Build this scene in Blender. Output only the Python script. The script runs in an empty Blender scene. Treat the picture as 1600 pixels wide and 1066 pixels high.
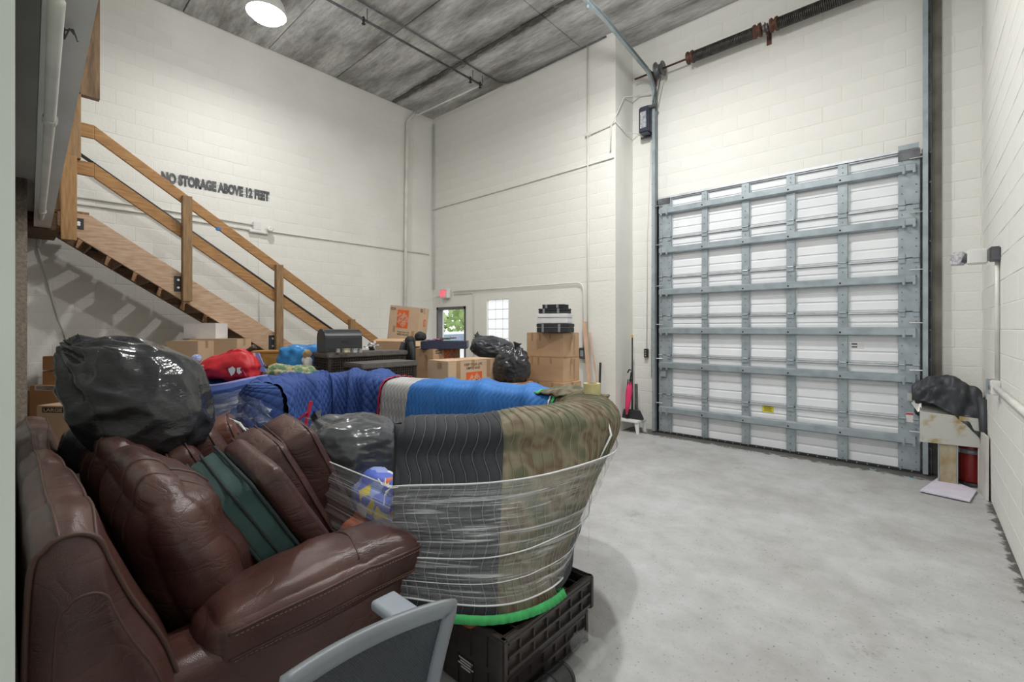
import bpy, bmesh, math, random
from mathutils import Vector, Matrix, noise
S = bpy.context.scene
COL = S.collection
PI = math.pi
R = math.radians
random.seed(7)
# ---------------------------------------------------------------- camera
EYE = 1.64
cam_d = bpy.data.cameras.new('camera'); cam = bpy.data.objects.new('camera', cam_d); COL.objects.link(cam)
cam.location = (0, 0, EYE)
cam.rotation_euler = (R(90), 0, math.atan(636/711))
cam_d.sensor_width = 36; cam_d.lens = 36*711/1600; cam_d.shift_y = -20/1600
cam_d.clip_start = .02
S.camera = cam
# ---------------------------------------------------------------- world, exposure
W = bpy.data.worlds.new('world'); S.world = W; W.use_nodes = True
wn = W.node_tree
bg = wn.nodes['Background']; bg.inputs[0].default_value = (.93, .97, 1, 1); bg.inputs[1].default_value = 1.7
S.view_settings.view_transform = 'Standard'; S.view_settings.look = 'None'
S.view_settings.exposure = 0.14; S.view_settings.gamma = 1; S.view_settings.use_curve_mapping = False
LAMPS = [(-6.35, 2.29, 5.8, 22), (-2.5, 4.5, 5.8, 52), (-1.6, 2.0, 5.8, 34)]  # last one is an unseen lamp added as fill near the camera
for lx, ly, lz, pw in LAMPS:
    ld = bpy.data.lights.new('lamp_light', 'POINT'); ld.shadow_soft_size = .10; ld.energy = pw; ld.color = (1, .995, .98)
    l2 = bpy.data.lights.new('lamp_downlight', 'AREA'); l2.shape = 'DISK'; l2.size = .16; l2.energy = pw*2.0; l2.color = (1, .995, .98)
    o2 = bpy.data.objects.new('lamp_downlight', l2); COL.objects.link(o2); o2.location = (lx, ly, lz-.18)
    lo = bpy.data.objects.new('lamp_light', ld); COL.objects.link(lo); lo.location = (lx, ly, lz - .18)
# ---------------------------------------------------------------- helpers
_c, _s = math.cos(math.atan(636/711)), math.sin(math.atan(636/711))
def at(x, y, d=None, X=None, Y=None, Z=None):
    u = (x-800)/711; v = (513-y)/711
    dx = -_s + _c*u; dy = _c + _s*u
    if d is not None: t = d
    elif X is not None: t = X/dx
    elif Y is not None: t = Y/dy
    else: t = (Z-EYE)/v
    return Vector((dx*t, dy*t, EYE + v*t))

MATS = {}
def mat(name, col, col2=None, rough=.6, metal=0, vs=4, bump=0, bs=60, stretch=(1,1,1), detail=4, lo=.35, hi=.65, coord='Object', spec=.5, voro=0, rough2=None):
    if name in MATS: return MATS[name]
    m = bpy.data.materials.new(name); m.use_nodes = True; n = m.node_tree.nodes; l = m.node_tree.links
    p = n['Principled BSDF']; p.inputs['Roughness'].default_value = rough; p.inputs['Metallic'].default_value = metal
    p.inputs['Specular IOR Level'].default_value = spec
    tc = n.new('ShaderNodeTexCoord'); mp = n.new('ShaderNodeMapping'); mp.inputs['Scale'].default_value = stretch
    l.new(tc.outputs[coord], mp.inputs[0])
    col2 = col2 or tuple(c*.8 for c in col)
    ns = n.new('ShaderNodeTexNoise'); ns.inputs['Scale'].default_value = vs; ns.inputs['Detail'].default_value = detail
    l.new(mp.outputs[0], ns.inputs['Vector'])
    cr = n.new('ShaderNodeValToRGB'); cr.color_ramp.elements[0].position = lo; cr.color_ramp.elements[1].position = hi
    cr.color_ramp.elements[0].color = (*col2, 1); cr.color_ramp.elements[1].color = (*col, 1)
    l.new(ns.outputs['Fac'], cr.inputs[0]); l.new(cr.outputs[0], p.inputs['Base Color'])
    if rough2 is not None:
        mr = n.new('ShaderNodeMapRange'); mr.inputs[3].default_value = rough; mr.inputs[4].default_value = rough2
        l.new(ns.outputs['Fac'], mr.inputs[0]); l.new(mr.outputs[0], p.inputs['Roughness'])
    if bump:
        if voro:
            b = n.new('ShaderNodeTexVoronoi'); b.inputs['Scale'].default_value = bs; out = b.outputs['Distance']
        else:
            b = n.new('ShaderNodeTexNoise'); b.inputs['Scale'].default_value = bs; b.inputs['Detail'].default_value = 3; out = b.outputs['Fac']
        l.new(mp.outputs[0], b.inputs['Vector'])
        bn = n.new('ShaderNodeBump'); bn.inputs['Strength'].default_value = bump; bn.inputs['Distance'].default_value = .01
        l.new(out, bn.inputs['Height']); l.new(bn.outputs[0], p.inputs['Normal'])
    MATS[name] = m
    return m

def emis(name, col, st):
    m = bpy.data.materials.new(name); m.use_nodes = True; p = m.node_tree.nodes['Principled BSDF']
    p.inputs['Base Color'].default_value = (*col, 1); p.inputs['Emission Color'].default_value = (*col, 1); p.inputs['Emission Strength'].default_value = st
    MATS[name] = m; return m

# palette
WALL = mat('painted_block', (.77, .763, .722), (.715, .708, .665), rough=.7, vs=1.1, bump=.35, bs=22, detail=8)
WALLW = mat('painted_plaster', (.77, .763, .722), (.71, .702, .66), rough=.65, vs=1.4, bump=.25, bs=30)
WHITE = mat('white_paint', (.78, .79, .78), (.70, .70, .67), rough=.5, vs=3)
GREYW = mat('grey_white_paint', (.74, .74, .73), (.64, .64, .62), rough=.5, vs=2)
JAMB = mat('jamb_paint', (.50, .53, .48), (.45, .48, .43), rough=.45, vs=3)
STUCCO = mat('brown_stucco', (.30, .25, .20), (.20, .16, .13), rough=.9, vs=40, bump=.6, bs=90)
PIPEW = mat('painted_pipe', (.72, .72, .67), (.6, .6, .55), rough=.45, vs=4)
LUMBER = mat('treated_lumber', (.46, .25, .09), (.27, .13, .045), rough=.65, vs=5, stretch=(9, 1, 9), bump=.2, bs=20, lo=.3, hi=.7)
LUMBERP = mat('treated_post_lumber', (.44, .25, .10), (.27, .14, .05), rough=.65, vs=5, stretch=(9, 9, 1), bump=.2, bs=20, lo=.3, hi=.7)
LUMBERV = mat('weathered_post_lumber', (.36, .22, .10), (.20, .12, .06), rough=.7, vs=5, stretch=(9, 9, 1), bump=.2, bs=20, lo=.3, hi=.7)
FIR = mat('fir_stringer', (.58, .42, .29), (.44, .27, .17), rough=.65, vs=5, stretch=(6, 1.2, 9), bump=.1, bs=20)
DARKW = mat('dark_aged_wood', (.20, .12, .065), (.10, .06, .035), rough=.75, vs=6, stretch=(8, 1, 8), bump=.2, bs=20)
STEELB = mat('black_steel_plate', (.035, .035, .04), rough=.5, metal=.3)
BOLT = mat('zinc_bolt', (.75, .75, .75), rough=.35, metal=.8)
GALV = mat('galvanised_steel', (.36, .41, .44), (.27, .315, .34), rough=.42, metal=.35, vs=7, detail=6)
GALVL = mat('bright_galvanised', (.62, .65, .67), (.50, .53, .56), rough=.38, metal=.35, vs=9)
DOORP = mat('white_door_skin', (.80, .82, .84), (.72, .74, .77), rough=.45, vs=2)
DSTEEL = mat('dark_steel', (.16, .17, .18), (.09, .09, .10), rough=.45, metal=.6, vs=8)
RUBBER = mat('black_rubber', (.02, .02, .022), rough=.6)
RUST = mat('rusty_steel', (.16, .07, .045), (.08, .045, .035), rough=.7, metal=.4, vs=20)
SPRING = mat('greasy_black_spring', (.035, .033, .03), (.075, .07, .065), rough=.4, metal=.5, vs=14)
CARD = mat('cardboard', (.53, .35, .21), (.47, .30, .175), rough=.85, vs=2.5, stretch=(1, 1, 3))
CARD2 = mat('tan_cardboard', (.58, .42, .28), (.52, .365, .24), rough=.85, vs=2.5)
CARD3 = mat('orange_brown_cardboard', (.50, .27, .12), (.43, .22, .095), rough=.85, vs=2.5)
CARDI = mat('cardboard_tape', (.43, .265, .14), rough=.35)
CARDD = mat('cardboard_joint', (.16, .10, .06), rough=.9)
ORANGE = mat('orange_print', (.80, .135, .03), rough=.7)
INK = mat('black_ink', (.05, .042, .035), rough=.7)
SPRAY = mat('black_spray_paint', (.045, .05, .055), (.10, .105, .11), rough=.6, vs=9)
CREAM = mat('cream_print', (.66, .50, .36), rough=.8)
BAGS = mat('taut_black_plastic', (.020, .021, .023), (.032, .034, .037), rough=.13, vs=2.5, bump=.8, bs=4.5, stretch=(1, 2.6, 4.5), rough2=.24)
BAG = mat('black_plastic_bag', (.022, .023, .025), (.035, .036, .04), rough=.2, vs=3, bump=.25, bs=14, rough2=.34)
BAGG = mat('thin_grey_black_plastic', (.085, .092, .10), (.045, .05, .055), rough=.22, vs=2.2, bump=.25, bs=14)
LEATH = mat('brown_leather', (.085, .036, .030), (.048, .020, .017), rough=.27, vs=3.2, bump=.12, bs=320, voro=1, rough2=.38)
LEATHR = mat('reddish_leather', (.17, .068, .042), (.11, .042, .03), rough=.3, vs=4, bump=.12, bs=320, voro=1)
SEAM = mat('leather_seam', (.07, .032, .024), rough=.5)
STITCH = mat('tan_stitching', (.32, .19, .14), rough=.7)
GREENF = mat('green_lining_fabric', (.045, .095, .09), (.03, .066, .064), rough=.9, vs=5, bump=.3, bs=250)
DGREENF = mat('dark_green_lining', (.018, .03, .031), rough=.9, bump=.3, bs=250)
NAVY = mat('navy_quilt', (.035, .085, .29), (.026, .062, .225), rough=.75, vs=4, bump=.2, bs=200)
NAVYT = mat('light_quilt_thread', (.25, .30, .52), rough=.8)
SILVER = mat('silver_grey_quilt', (.47, .46, .45), (.40, .39, .385), rough=.7, vs=4, bump=.2, bs=200)
BLUE = mat('bright_blue_quilt', (.03, .17, .50), (.025, .14, .42), rough=.7, vs=4, bump=.2, bs=200)
REDT = mat('red_binding', (.55, .02, .06), rough=.7)
GREENT = mat('green_binding', (.05, .42, .12), (.04, .33, .09), rough=.7, vs=20)
BLACKQ = mat('black_quilt', (.032, .035, .042), (.022, .024, .03), rough=.8, vs=4, bump=.2, bs=200)
THREADG = mat('grey_quilt_thread', (.20, .20, .19), rough=.8)
PLASTB = mat('black_plastic', (.03, .03, .032), rough=.45)
PLASTBR = mat('dark_brown_plastic', (.042, .033, .031), (.028, .022, .021), rough=.4, vs=6)
GREYPL = mat('grey_chair_plastic', (.17, .19, .205), (.14, .155, .17), rough=.42, vs=5)
WICK = mat('black_brown_wicker', (.055, .04, .033), (.03, .022, .02), rough=.6, vs=60, bump=.8, bs=90)
WICKL = mat('wicker_lid_cloth', (.13, .115, .105), (.09, .08, .072), rough=.75, vs=30, bump=.4, bs=80)
RED = mat('red_bag_fabric', (.62, .02, .03), (.50, .014, .022), rough=.5, vs=8)
REDP = mat('red_painted_steel', (.30, .02, .02), (.22, .014, .014), rough=.4, vs=8)
PINK = mat('pink_umbrella_cloth', (.80, .04, .16), rough=.5)
BLACKC = mat('black_cloth', (.028, .03, .034), (.02, .021, .024), rough=.8, vs=5, bump=.2, bs=120)
ASHEET = mat('worn_aluminium_sheet', (.50, .50, .46), (.38, .38, .35), rough=.38, metal=.45, vs=3)
PLYW = mat('stained_plywood', (.42, .38, .28), (.30, .21, .10), rough=.7, vs=4, stretch=(3, 3, 1.5))
PAPER = mat('white_card', (.75, .74, .74), (.68, .67, .68), rough=.6, vs=6)
LILAC = mat('lilac_white_paper', (.70, .66, .75), (.62, .58, .68), rough=.6, vs=8)
TARPB = mat('sky_blue_plastic_sheet', (.05, .30, .66), (.02, .17, .45), rough=.25, vs=5, bump=.4, bs=12)
WOODY = mat('amber_varnished_wood', (.50, .27, .07), (.36, .17, .035), rough=.45, vs=4, stretch=(2, 2, 9))
GLASSW = emis('daylit_glass_block', (.86, .90, .92), .50)  # blocks glow by themselves, painted in for daylight coming through
LENS = emis('lamp_lens', (1, .99, .96), 9)
TAPEY = mat('yellow_clear_tape', (.62, .56, .28), (.52, .46, .20), rough=.25, vs=12)

# creased leather: add ridged wrinkles below the grain
for m_ in (LEATH, LEATHR):
    n = m_.node_tree.nodes; l = m_.node_tree.links; p = n['Principled BSDF']; b0 = [q for q in n if q.type == 'BUMP'][0]
    tc = [q for q in n if q.type == 'TEX_COORD'][0]
    ns = n.new('ShaderNodeTexNoise'); ns.inputs['Scale'].default_value = 4.5; ns.inputs['Detail'].default_value = 3; ns.inputs['Distortion'].default_value = .7
    mp = n.new('ShaderNodeMapping'); mp.inputs['Scale'].default_value = (1, 1, 2.2); l.new(tc.outputs['Object'], mp.inputs[0]); l.new(mp.outputs[0], ns.inputs['Vector'])
    s1 = n.new('ShaderNodeMath'); s1.operation = 'SUBTRACT'; s1.inputs[1].default_value = .5; l.new(ns.outputs['Fac'], s1.inputs[0])
    s2 = n.new('ShaderNodeMath'); s2.operation = 'ABSOLUTE'; l.new(s1.outputs[0], s2.inputs[0])
    s3 = n.new('ShaderNodeMath'); s3.operation = 'POWER'; s3.inputs[1].default_value = .5; l.new(s2.outputs[0], s3.inputs[0])
    bb = n.new('ShaderNodeBump'); bb.inputs['Strength'].default_value = .45; bb.inputs['Distance'].default_value = .010; l.new(s3.outputs[0], bb.inputs['Height'])
    l.new(bb.outputs[0], b0.inputs['Normal'])
# camouflage
def camo():
    m = bpy.data.materials.new('camouflage_quilt'); m.use_nodes = True; n = m.node_tree.nodes; l = m.node_tree.links
    p = n['Principled BSDF']; p.inputs['Roughness'].default_value = .8
    tc = n.new('ShaderNodeTexCoord'); ns = n.new('ShaderNodeTexNoise'); ns.inputs['Scale'].default_value = 5.5; ns.inputs['Detail'].default_value = 2
    l.new(tc.outputs['Object'], ns.inputs['Vector'])
    cr = n.new('ShaderNodeValToRGB'); e = cr.color_ramp.elements
    e[0].position = 0; e[0].color = (.055, .05, .035, 1); e[1].position = .42; e[1].color = (.10, .105, .06, 1)
    for p_, c_ in ((.5, (.20, .175, .115, 1)), (.58, (.115, .075, .045, 1)), (.66, (.155, .15, .09, 1))):
        k = e.new(p_); k.color = c_
    l.new(ns.outputs['Fac'], cr.inputs[0]); l.new(cr.outputs[0], p.inputs['Base Color'])
    MATS['camo'] = m; return m
CAMO = camo()

def filmmat(name, dens, stretch):
    m = bpy.data.materials.new(name); m.use_nodes = True; n = m.node_tree.nodes; l = m.node_tree.links
    p = n['Principled BSDF']; p.inputs['Base Color'].default_value = (.86, .88, .89, 1); p.inputs['Roughness'].default_value = .22
    tc = n.new('ShaderNodeTexCoord'); mp = n.new('ShaderNodeMapping'); mp.inputs['Scale'].default_value = stretch
    l.new(tc.outputs['UV'], mp.inputs[0])
    ns = n.new('ShaderNodeTexNoise'); ns.inputs['Scale'].default_value = 1; ns.inputs['Detail'].default_value = 7; ns.inputs['Roughness'].default_value = .66; ns.inputs['Distortion'].default_value = 1.3
    l.new(mp.outputs[0], ns.inputs['Vector'])
    cr = n.new('ShaderNodeValToRGB'); e = cr.color_ramp.elements
    e[0].position = .40; e[0].color = (dens*.20,)*3 + (1,); e[1].position = .68; e[1].color = (min(1, dens*3.0),)*3 + (1,)
    k = e.new(.54); k.color = (dens*.65,)*3 + (1,)
    l.new(ns.outputs['Fac'], cr.inputs[0]); l.new(cr.outputs[0], p.inputs['Alpha'])
    bn = n.new('ShaderNodeBump'); bn.inputs['Strength'].default_value = .8; bn.inputs['Distance'].default_value = .02
    l.new(ns.outputs['Fac'], bn.inputs['Height']); l.new(bn.outputs[0], p.inputs['Normal'])
    MATS[name] = m; return m
FILM = filmmat('stretch_film', .28, (3.2, 24, 1))
FILMR = mat('rolled_film_edge', (.72, .74, .74), rough=.3)
FILMC = filmmat('loose_clear_plastic', .20, (8, 14, 1))

def tag(o, label=None, cat=None, group=None, kind=None):
    if label: o['label'] = label
    if cat: o['category'] = cat
    if group: o['group'] = group
    if kind: o['kind'] = kind
    return o
def thing(name, label, cat, loc=(0, 0, 0), rotz=0, group=None):
    o = bpy.data.objects.new(name, None); COL.objects.link(o); o.empty_display_size = .1
    o.location = loc; o.rotation_euler = (0, 0, rotz); return tag(o, label, cat, group)

class MB:
    def __init__(s): s.v = []; s.f = []; s.smooth = False; s.uv = None
    def add(s, vs, fs):
        b = len(s.v); s.v += [Vector(v) for v in vs]; s.f += [tuple(i+b for i in f) for f in fs]; return s
    def box(s, c, sz, rz=0, M=None, ch=0):
        hx, hy, hz = sz[0]/2, sz[1]/2, sz[2]/2
        T = Matrix.Translation(c) @ (M.to_4x4() if M is not None else Matrix.Rotation(rz, 4, 'Z'))
        if ch <= 0:
            vs = [(x, y, z) for x in (-hx, hx) for y in (-hy, hy) for z in (-hz, hz)]
            return s.add([T @ Vector(v) for v in vs], [(0,1,3,2),(4,6,7,5),(0,4,5,1),(2,3,7,6),(0,2,6,4),(1,5,7,3)])
        bm = bmesh.new(); bmesh.ops.create_cube(bm, size=1); bmesh.ops.scale(bm, vec=sz, verts=bm.verts)
        bmesh.ops.bevel(bm, geom=bm.edges[:], offset=ch, segments=2, affect='EDGES')
        bm.verts.ensure_lookup_table(); s.add([T @ v.co for v in bm.verts], [tuple(v.index for v in f.verts) for f in bm.faces]); bm.free(); return s
    def span(s, a, b, ch=0):
        a = Vector(a); b = Vector(b); return s.box((a+b)/2, [abs(q) for q in (b-a)], ch=ch)
    def prism(s, pts, vec):
        n = len(pts); vec = Vector(vec)
        return s.add([Vector(p) for p in pts] + [Vector(p)+vec for p in pts],
            [tuple(range(n))[::-1], tuple(range(n, 2*n))] + [(i, (i+1) % n, n+(i+1) % n, n+i) for i in range(n)])
    def tube(s, pts, r, k=8, cap=True):
        pts = [Vector(p) for p in pts]; n = len(pts); vs = []; up = None
        for i, p in enumerate(pts):
            t = (pts[min(i+1, n-1)] - pts[max(i-1, 0)]).normalized()
            if up is None: up = t.orthogonal().normalized()
            a = (up - t*up.dot(t)).normalized(); up = a; b = t.cross(a)
            rr = r[i] if isinstance(r, (list, tuple)) else r
            vs += [p + (a*math.cos(2*PI*j/k) + b*math.sin(2*PI*j/k))*rr for j in range(k)]
        fs = [(i*k+j, i*k+(j+1) % k, (i+1)*k+(j+1) % k, (i+1)*k+j) for i in range(n-1) for j in range(k)]
        if cap: fs += [tuple(range(k))[::-1], tuple((n-1)*k+j for j in range(k))]
        return s.add(vs, fs)
    def cyl(s, a, b, r, k=12): return s.tube([a, b], r, k)
    def lathe(s, c, prof, k=24, M=None):
        vs = []; c = Vector(c)
        for (r_, z) in prof:
            for j in range(k):
                q = Vector((r_*math.cos(2*PI*j/k), r_*math.sin(2*PI*j/k), z)); vs.append(c + (M @ q if M is not None else q))
        n = len(prof)
        return s.add(vs, [(i*k+j, i*k+(j+1) % k, (i+1)*k+(j+1) % k, (i+1)*k+j) for i in range(n-1) for j in range(k)])
    def grid(s, fn, nu, nv, wrap=False):
        b = len(s.v); vs = []; uvs = []
        for i in range(nu+1):
            for j in range(nv+1):
                vs.append(fn(i/nu, j/nv)); uvs.append((i/nu, j/nv))
        s.add(vs, [(i*(nv+1)+j, (i+1)*(nv+1)+j, (i+1)*(nv+1)+j+1, i*(nv+1)+j+1) for i in range(nu) for j in range(nv)])
        if s.uv is None: s.uv = {}
        for q, u in enumerate(uvs): s.uv[b+q] = u
        s.smooth = True; return s
    def build(s, name, m, parent=None, bevel=0, smooth=None, local=False, solid=0, subsurf=0):
        me = bpy.data.meshes.new(name)
        off = Vector((0, 0, 0))
        if parent is not None and not local:
            p = parent
            while p is not None: off += p.location; p = p.parent
        if parent is None and s.v:
            off = Vector((sum(v.x for v in s.v)/len(s.v), sum(v.y for v in s.v)/len(s.v), min(v.z for v in s.v)))
        me.from_pydata([tuple(v-off) for v in s.v], [], s.f); me.update()
        if s.uv:
            ul = me.uv_layers.new(name='UVMap')
            for lp in me.loops: ul.data[lp.index].uv = s.uv.get(lp.vertex_index, (0, 0))
        me.materials.append(m)
        if (s.smooth if smooth is None else smooth): me.polygons.foreach_set('use_smooth', [True]*len(me.polygons))
        o = bpy.data.objects.new(name, me); COL.objects.link(o)
        if parent is not None: o.parent = parent
        else: o.location = off
        if bevel:
            b = o.modifiers.new('b', 'BEVEL'); b.width = bevel; b.segments = 2; b.limit_method = 'ANGLE'
        if solid:
            q = o.modifiers.new('s', 'SOLIDIFY'); q.thickness = solid; q.offset = 0
        if subsurf:
            q = o.modifiers.new('ss', 'SUBSURF'); q.levels = subsurf; q.render_levels = subsurf
        return o

def struct(o): o['kind'] = 'structure'; return o
def axes(x, y, z=None):
    x = Vector(x).normalized(); z = Vector(x).cross(Vector(y)).normalized() if z is None else Vector(z).normalized()
    y = z.cross(x).normalized(); return Matrix((x, y, z)).transposed()

_tc = {}
def textmesh(txt, size=1.0, bold=0.0, ext=.0):
    key = (txt, size, bold, ext)
    if key in _tc: return _tc[key]
    cu = bpy.data.curves.new('t', 'FONT'); cu.body = txt; cu.size = size; cu.align_x = 'CENTER'; cu.align_y = 'CENTER'; cu.offset = bold; cu.extrude = ext; cu.resolution_u = 3
    ob = bpy.data.objects.new('t', cu); COL.objects.link(ob)
    bpy.context.view_layer.update()
    me = bpy.data.meshes.new_from_object(ob.evaluated_get(bpy.context.evaluated_depsgraph_get()))
    vs = [v.co.copy() for v in me.vertices]; fs = [tuple(p.vertices) for p in me.polygons]
    bpy.data.objects.remove(ob); bpy.data.curves.remove(cu); bpy.data.meshes.remove(me)
    _tc[key] = (vs, fs); return vs, fs
def put_text(mb, txt, w, h, origin, ux, uz, bold=0.012, shear=0):
    """lettering w wide and h tall centred at origin on the plane ux, uz"""
    vs, fs = textmesh(txt, 1.0, bold)
    x0 = min(v.x for v in vs); x1 = max(v.x for v in vs); y0 = min(v.y for v in vs); y1 = max(v.y for v in vs)
    o = Vector(origin); ux = Vector(ux).normalized(); uz = Vector(uz).normalized(); out = []
    for v in vs:
        a = ((v.x-x0)/(x1-x0)-.5)*w; b = ((v.y-y0)/(y1-y0)-.5)*h
        out.append(o + ux*a + uz*(b + shear*a))
    mb.add(out, fs); return mb

def rbox(half, r, n=12, bulge=(0, 0, 0), wr=0, wf=4, seed=0, M=None, c=(0, 0, 0), fn=None):
    """rounded cushion block"""
    mb = MB(); half = Vector(half); c = Vector(c)
    bm = bmesh.new(); bmesh.ops.create_cube(bm, size=2); bmesh.ops.subdivide_edges(bm, edges=bm.edges[:], cuts=n-1, use_grid_fill=True)
    vs = []
    for v in bm.verts:
        p = v.co.copy()
        # push grid lines towards the edges a little
        w = Vector([math.sin(q*PI/2)*.6 + q*.4 for q in p])
        P = Vector((w.x*half.x, w.y*half.y, w.z*half.z))
        rr = min(r, *half)
        q = Vector([max(-(half[i]-rr), min(half[i]-rr, P[i])) for i in range(3)])
        d = P - q
        o = q + (d.normalized()*rr if d.length > 1e-6 else d)
        o.x += math.copysign(1, w.x)*bulge[0]*abs(w.x)**3*(1-w.y**2)*(1-w.z**2)
        o.y += math.copysign(1, w.y)*bulge[1]*abs(w.y)**3*(1-w.x**2)*(1-w.z**2)
        o.z += math.copysign(1, w.z)*bulge[2]*abs(w.z)**3*(1-w.x**2)*(1-w.y**2)
        if wr:
            nv = noise.noise(Vector((o.x*wf+seed*7.1, o.y*wf, o.z*wf)))
            rd = 1-abs(noise.noise(Vector((o.x*wf*1.7+seed*3.3, o.y*wf*1.7+9, o.z*wf*1.7))))*2
            o += (o-q*.6).normalized()*(nv*wr + (rd-.5)*wr*.6)
        if fn: o = fn(o, w)
        vs.append(c + (M @ o if M is not None else o))
    mb.add(vs, [tuple(v.index for v in f.verts) for f in bm.faces]); bm.free(); mb.smooth = True
    return mb

def catmull(P, t, closed=False):
    n = len(P); m = n if closed else n-1
    x = t*m; i = min(int(x), m-1); f = x-i
    g = (lambda k: P[k % n]) if closed else (lambda k: P[max(0, min(n-1, k))])
    a, b, c, d = [Vector(g(i+k)) for k in (-1, 0, 1, 2)]
    return .5*((2*b) + (-a+c)*f + (2*a-5*b+4*c-d)*f*f + (-a+3*b-3*c+d)*f**3)

# ---------------------------------------------------------------- setting
CEIL = 6.35; XL = -8.13; XR = .51; YB = 6.42; YD = 7.0; XC = -3.56
def slab(name, a, b, m): return struct(MB().span(a, b).build(name, m))

def visible(p):
    d = -_s*p.x + _c*p.y
    if d < .05: return False
    la = _c*p.x + _s*p.y; x = 800+711*la/d; y = 513-711*(p.z-EYE)/d
    return -40 < x < 1640 and -40 < y < 1106
_bm_cache = {}
def block_mesh(w, h, mtl, jit=False):
    k = (round(w, 2), round(h, 2), mtl.name)
    if k in _bm_cache: return _bm_cache[k]
    j, b, dp = .0022, .004, .0022
    x, z = w/2-j, h/2-j
    vs = [(-x, 0, -z), (x, 0, -z), (x, 0, z), (-x, 0, z)] + [(-x+b, dp, -z+b), (x-b, dp, -z+b), (x-b, dp, z-b), (-x+b, dp, z-b)]
    me = bpy.data.meshes.new('block'); me.from_pydata(vs, [], [(4, 5, 6, 7)[::-1], (0, 4, 5, 1)[::-1], (1, 5, 6, 2)[::-1], (2, 6, 7, 3)[::-1], (3, 7, 4, 0)[::-1]])
    me.materials.append(mtl); _bm_cache[k] = me; return me
def block_wall(wall, origin, ud, nd, L, z0, z1, mtl, holes=(), limit=300):
    """painted blocks proud of the wall; local x along ud, y along the room normal nd"""
    ud = Vector(ud); nd = Vector(nd); BW, BH = .406, .2035
    cells = []
    nz = int((z1-z0)/BH)
    for r in range(nz+1):
        za, zb = z0+r*BH, min(z0+(r+1)*BH, z1)
        if zb-za < .05: continue
        u = -(BW/2 if r % 2 else 0)
        while u < L:
            a, b = max(0, u), min(L, u+BW); u += BW
            if b-a < .04: continue
            segs = [(a, b)]
            for (ha, hb, hz0, hz1) in holes:
                if zb > hz0+.01 and za < hz1-.01:
                    ns = []
                    for (p, q) in segs:
                        if q <= ha or p >= hb: ns.append((p, q)); continue
                        if p < ha: ns.append((p, ha))
                        if q > hb: ns.append((hb, q))
                    segs = ns
            for (p, q) in segs:
                if q-p > .04: cells.append(((p+q)/2, (za+zb)/2, q-p, zb-za))
    rot = axes(ud, nd, ud.cross(nd))
    if rot.determinant() < 0: rot = axes(-ud, nd, (-ud).cross(nd)) ; 
    zsign = (rot @ Vector((0, 0, 1))).z
    vis = []; rest = []
    for c in cells:
        p = Vector(origin) + ud*c[0] + Vector((0, 0, c[1]))
        if visible(p): vis.append((p, c))
        elif -1 < p.y: rest.append((p, c))
    vis.sort(key=lambda q: (q[0]-cam.location).length)
    for p, c in vis[:limit]:
        o = bpy.data.objects.new('block', block_mesh(c[2], c[3], mtl)); COL.objects.link(o)
        dpt = random.uniform(-.0012, .0012)
        o.parent = wall; o.location = p + nd*dpt - wall.location; o.rotation_euler = rot.to_euler()
    mb = MB()
    for p, c in vis[limit:] + rest:
        me = block_mesh(c[2], c[3], mtl); dpt = random.uniform(-.0012, .0012)
        mb.add([p + nd*dpt + rot @ v.co for v in me.vertices], [tuple(f.vertices) for f in me.polygons])
    if mb.v: mb.build('blocks', mtl, wall)['kind'] = 'stuff'
    
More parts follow.
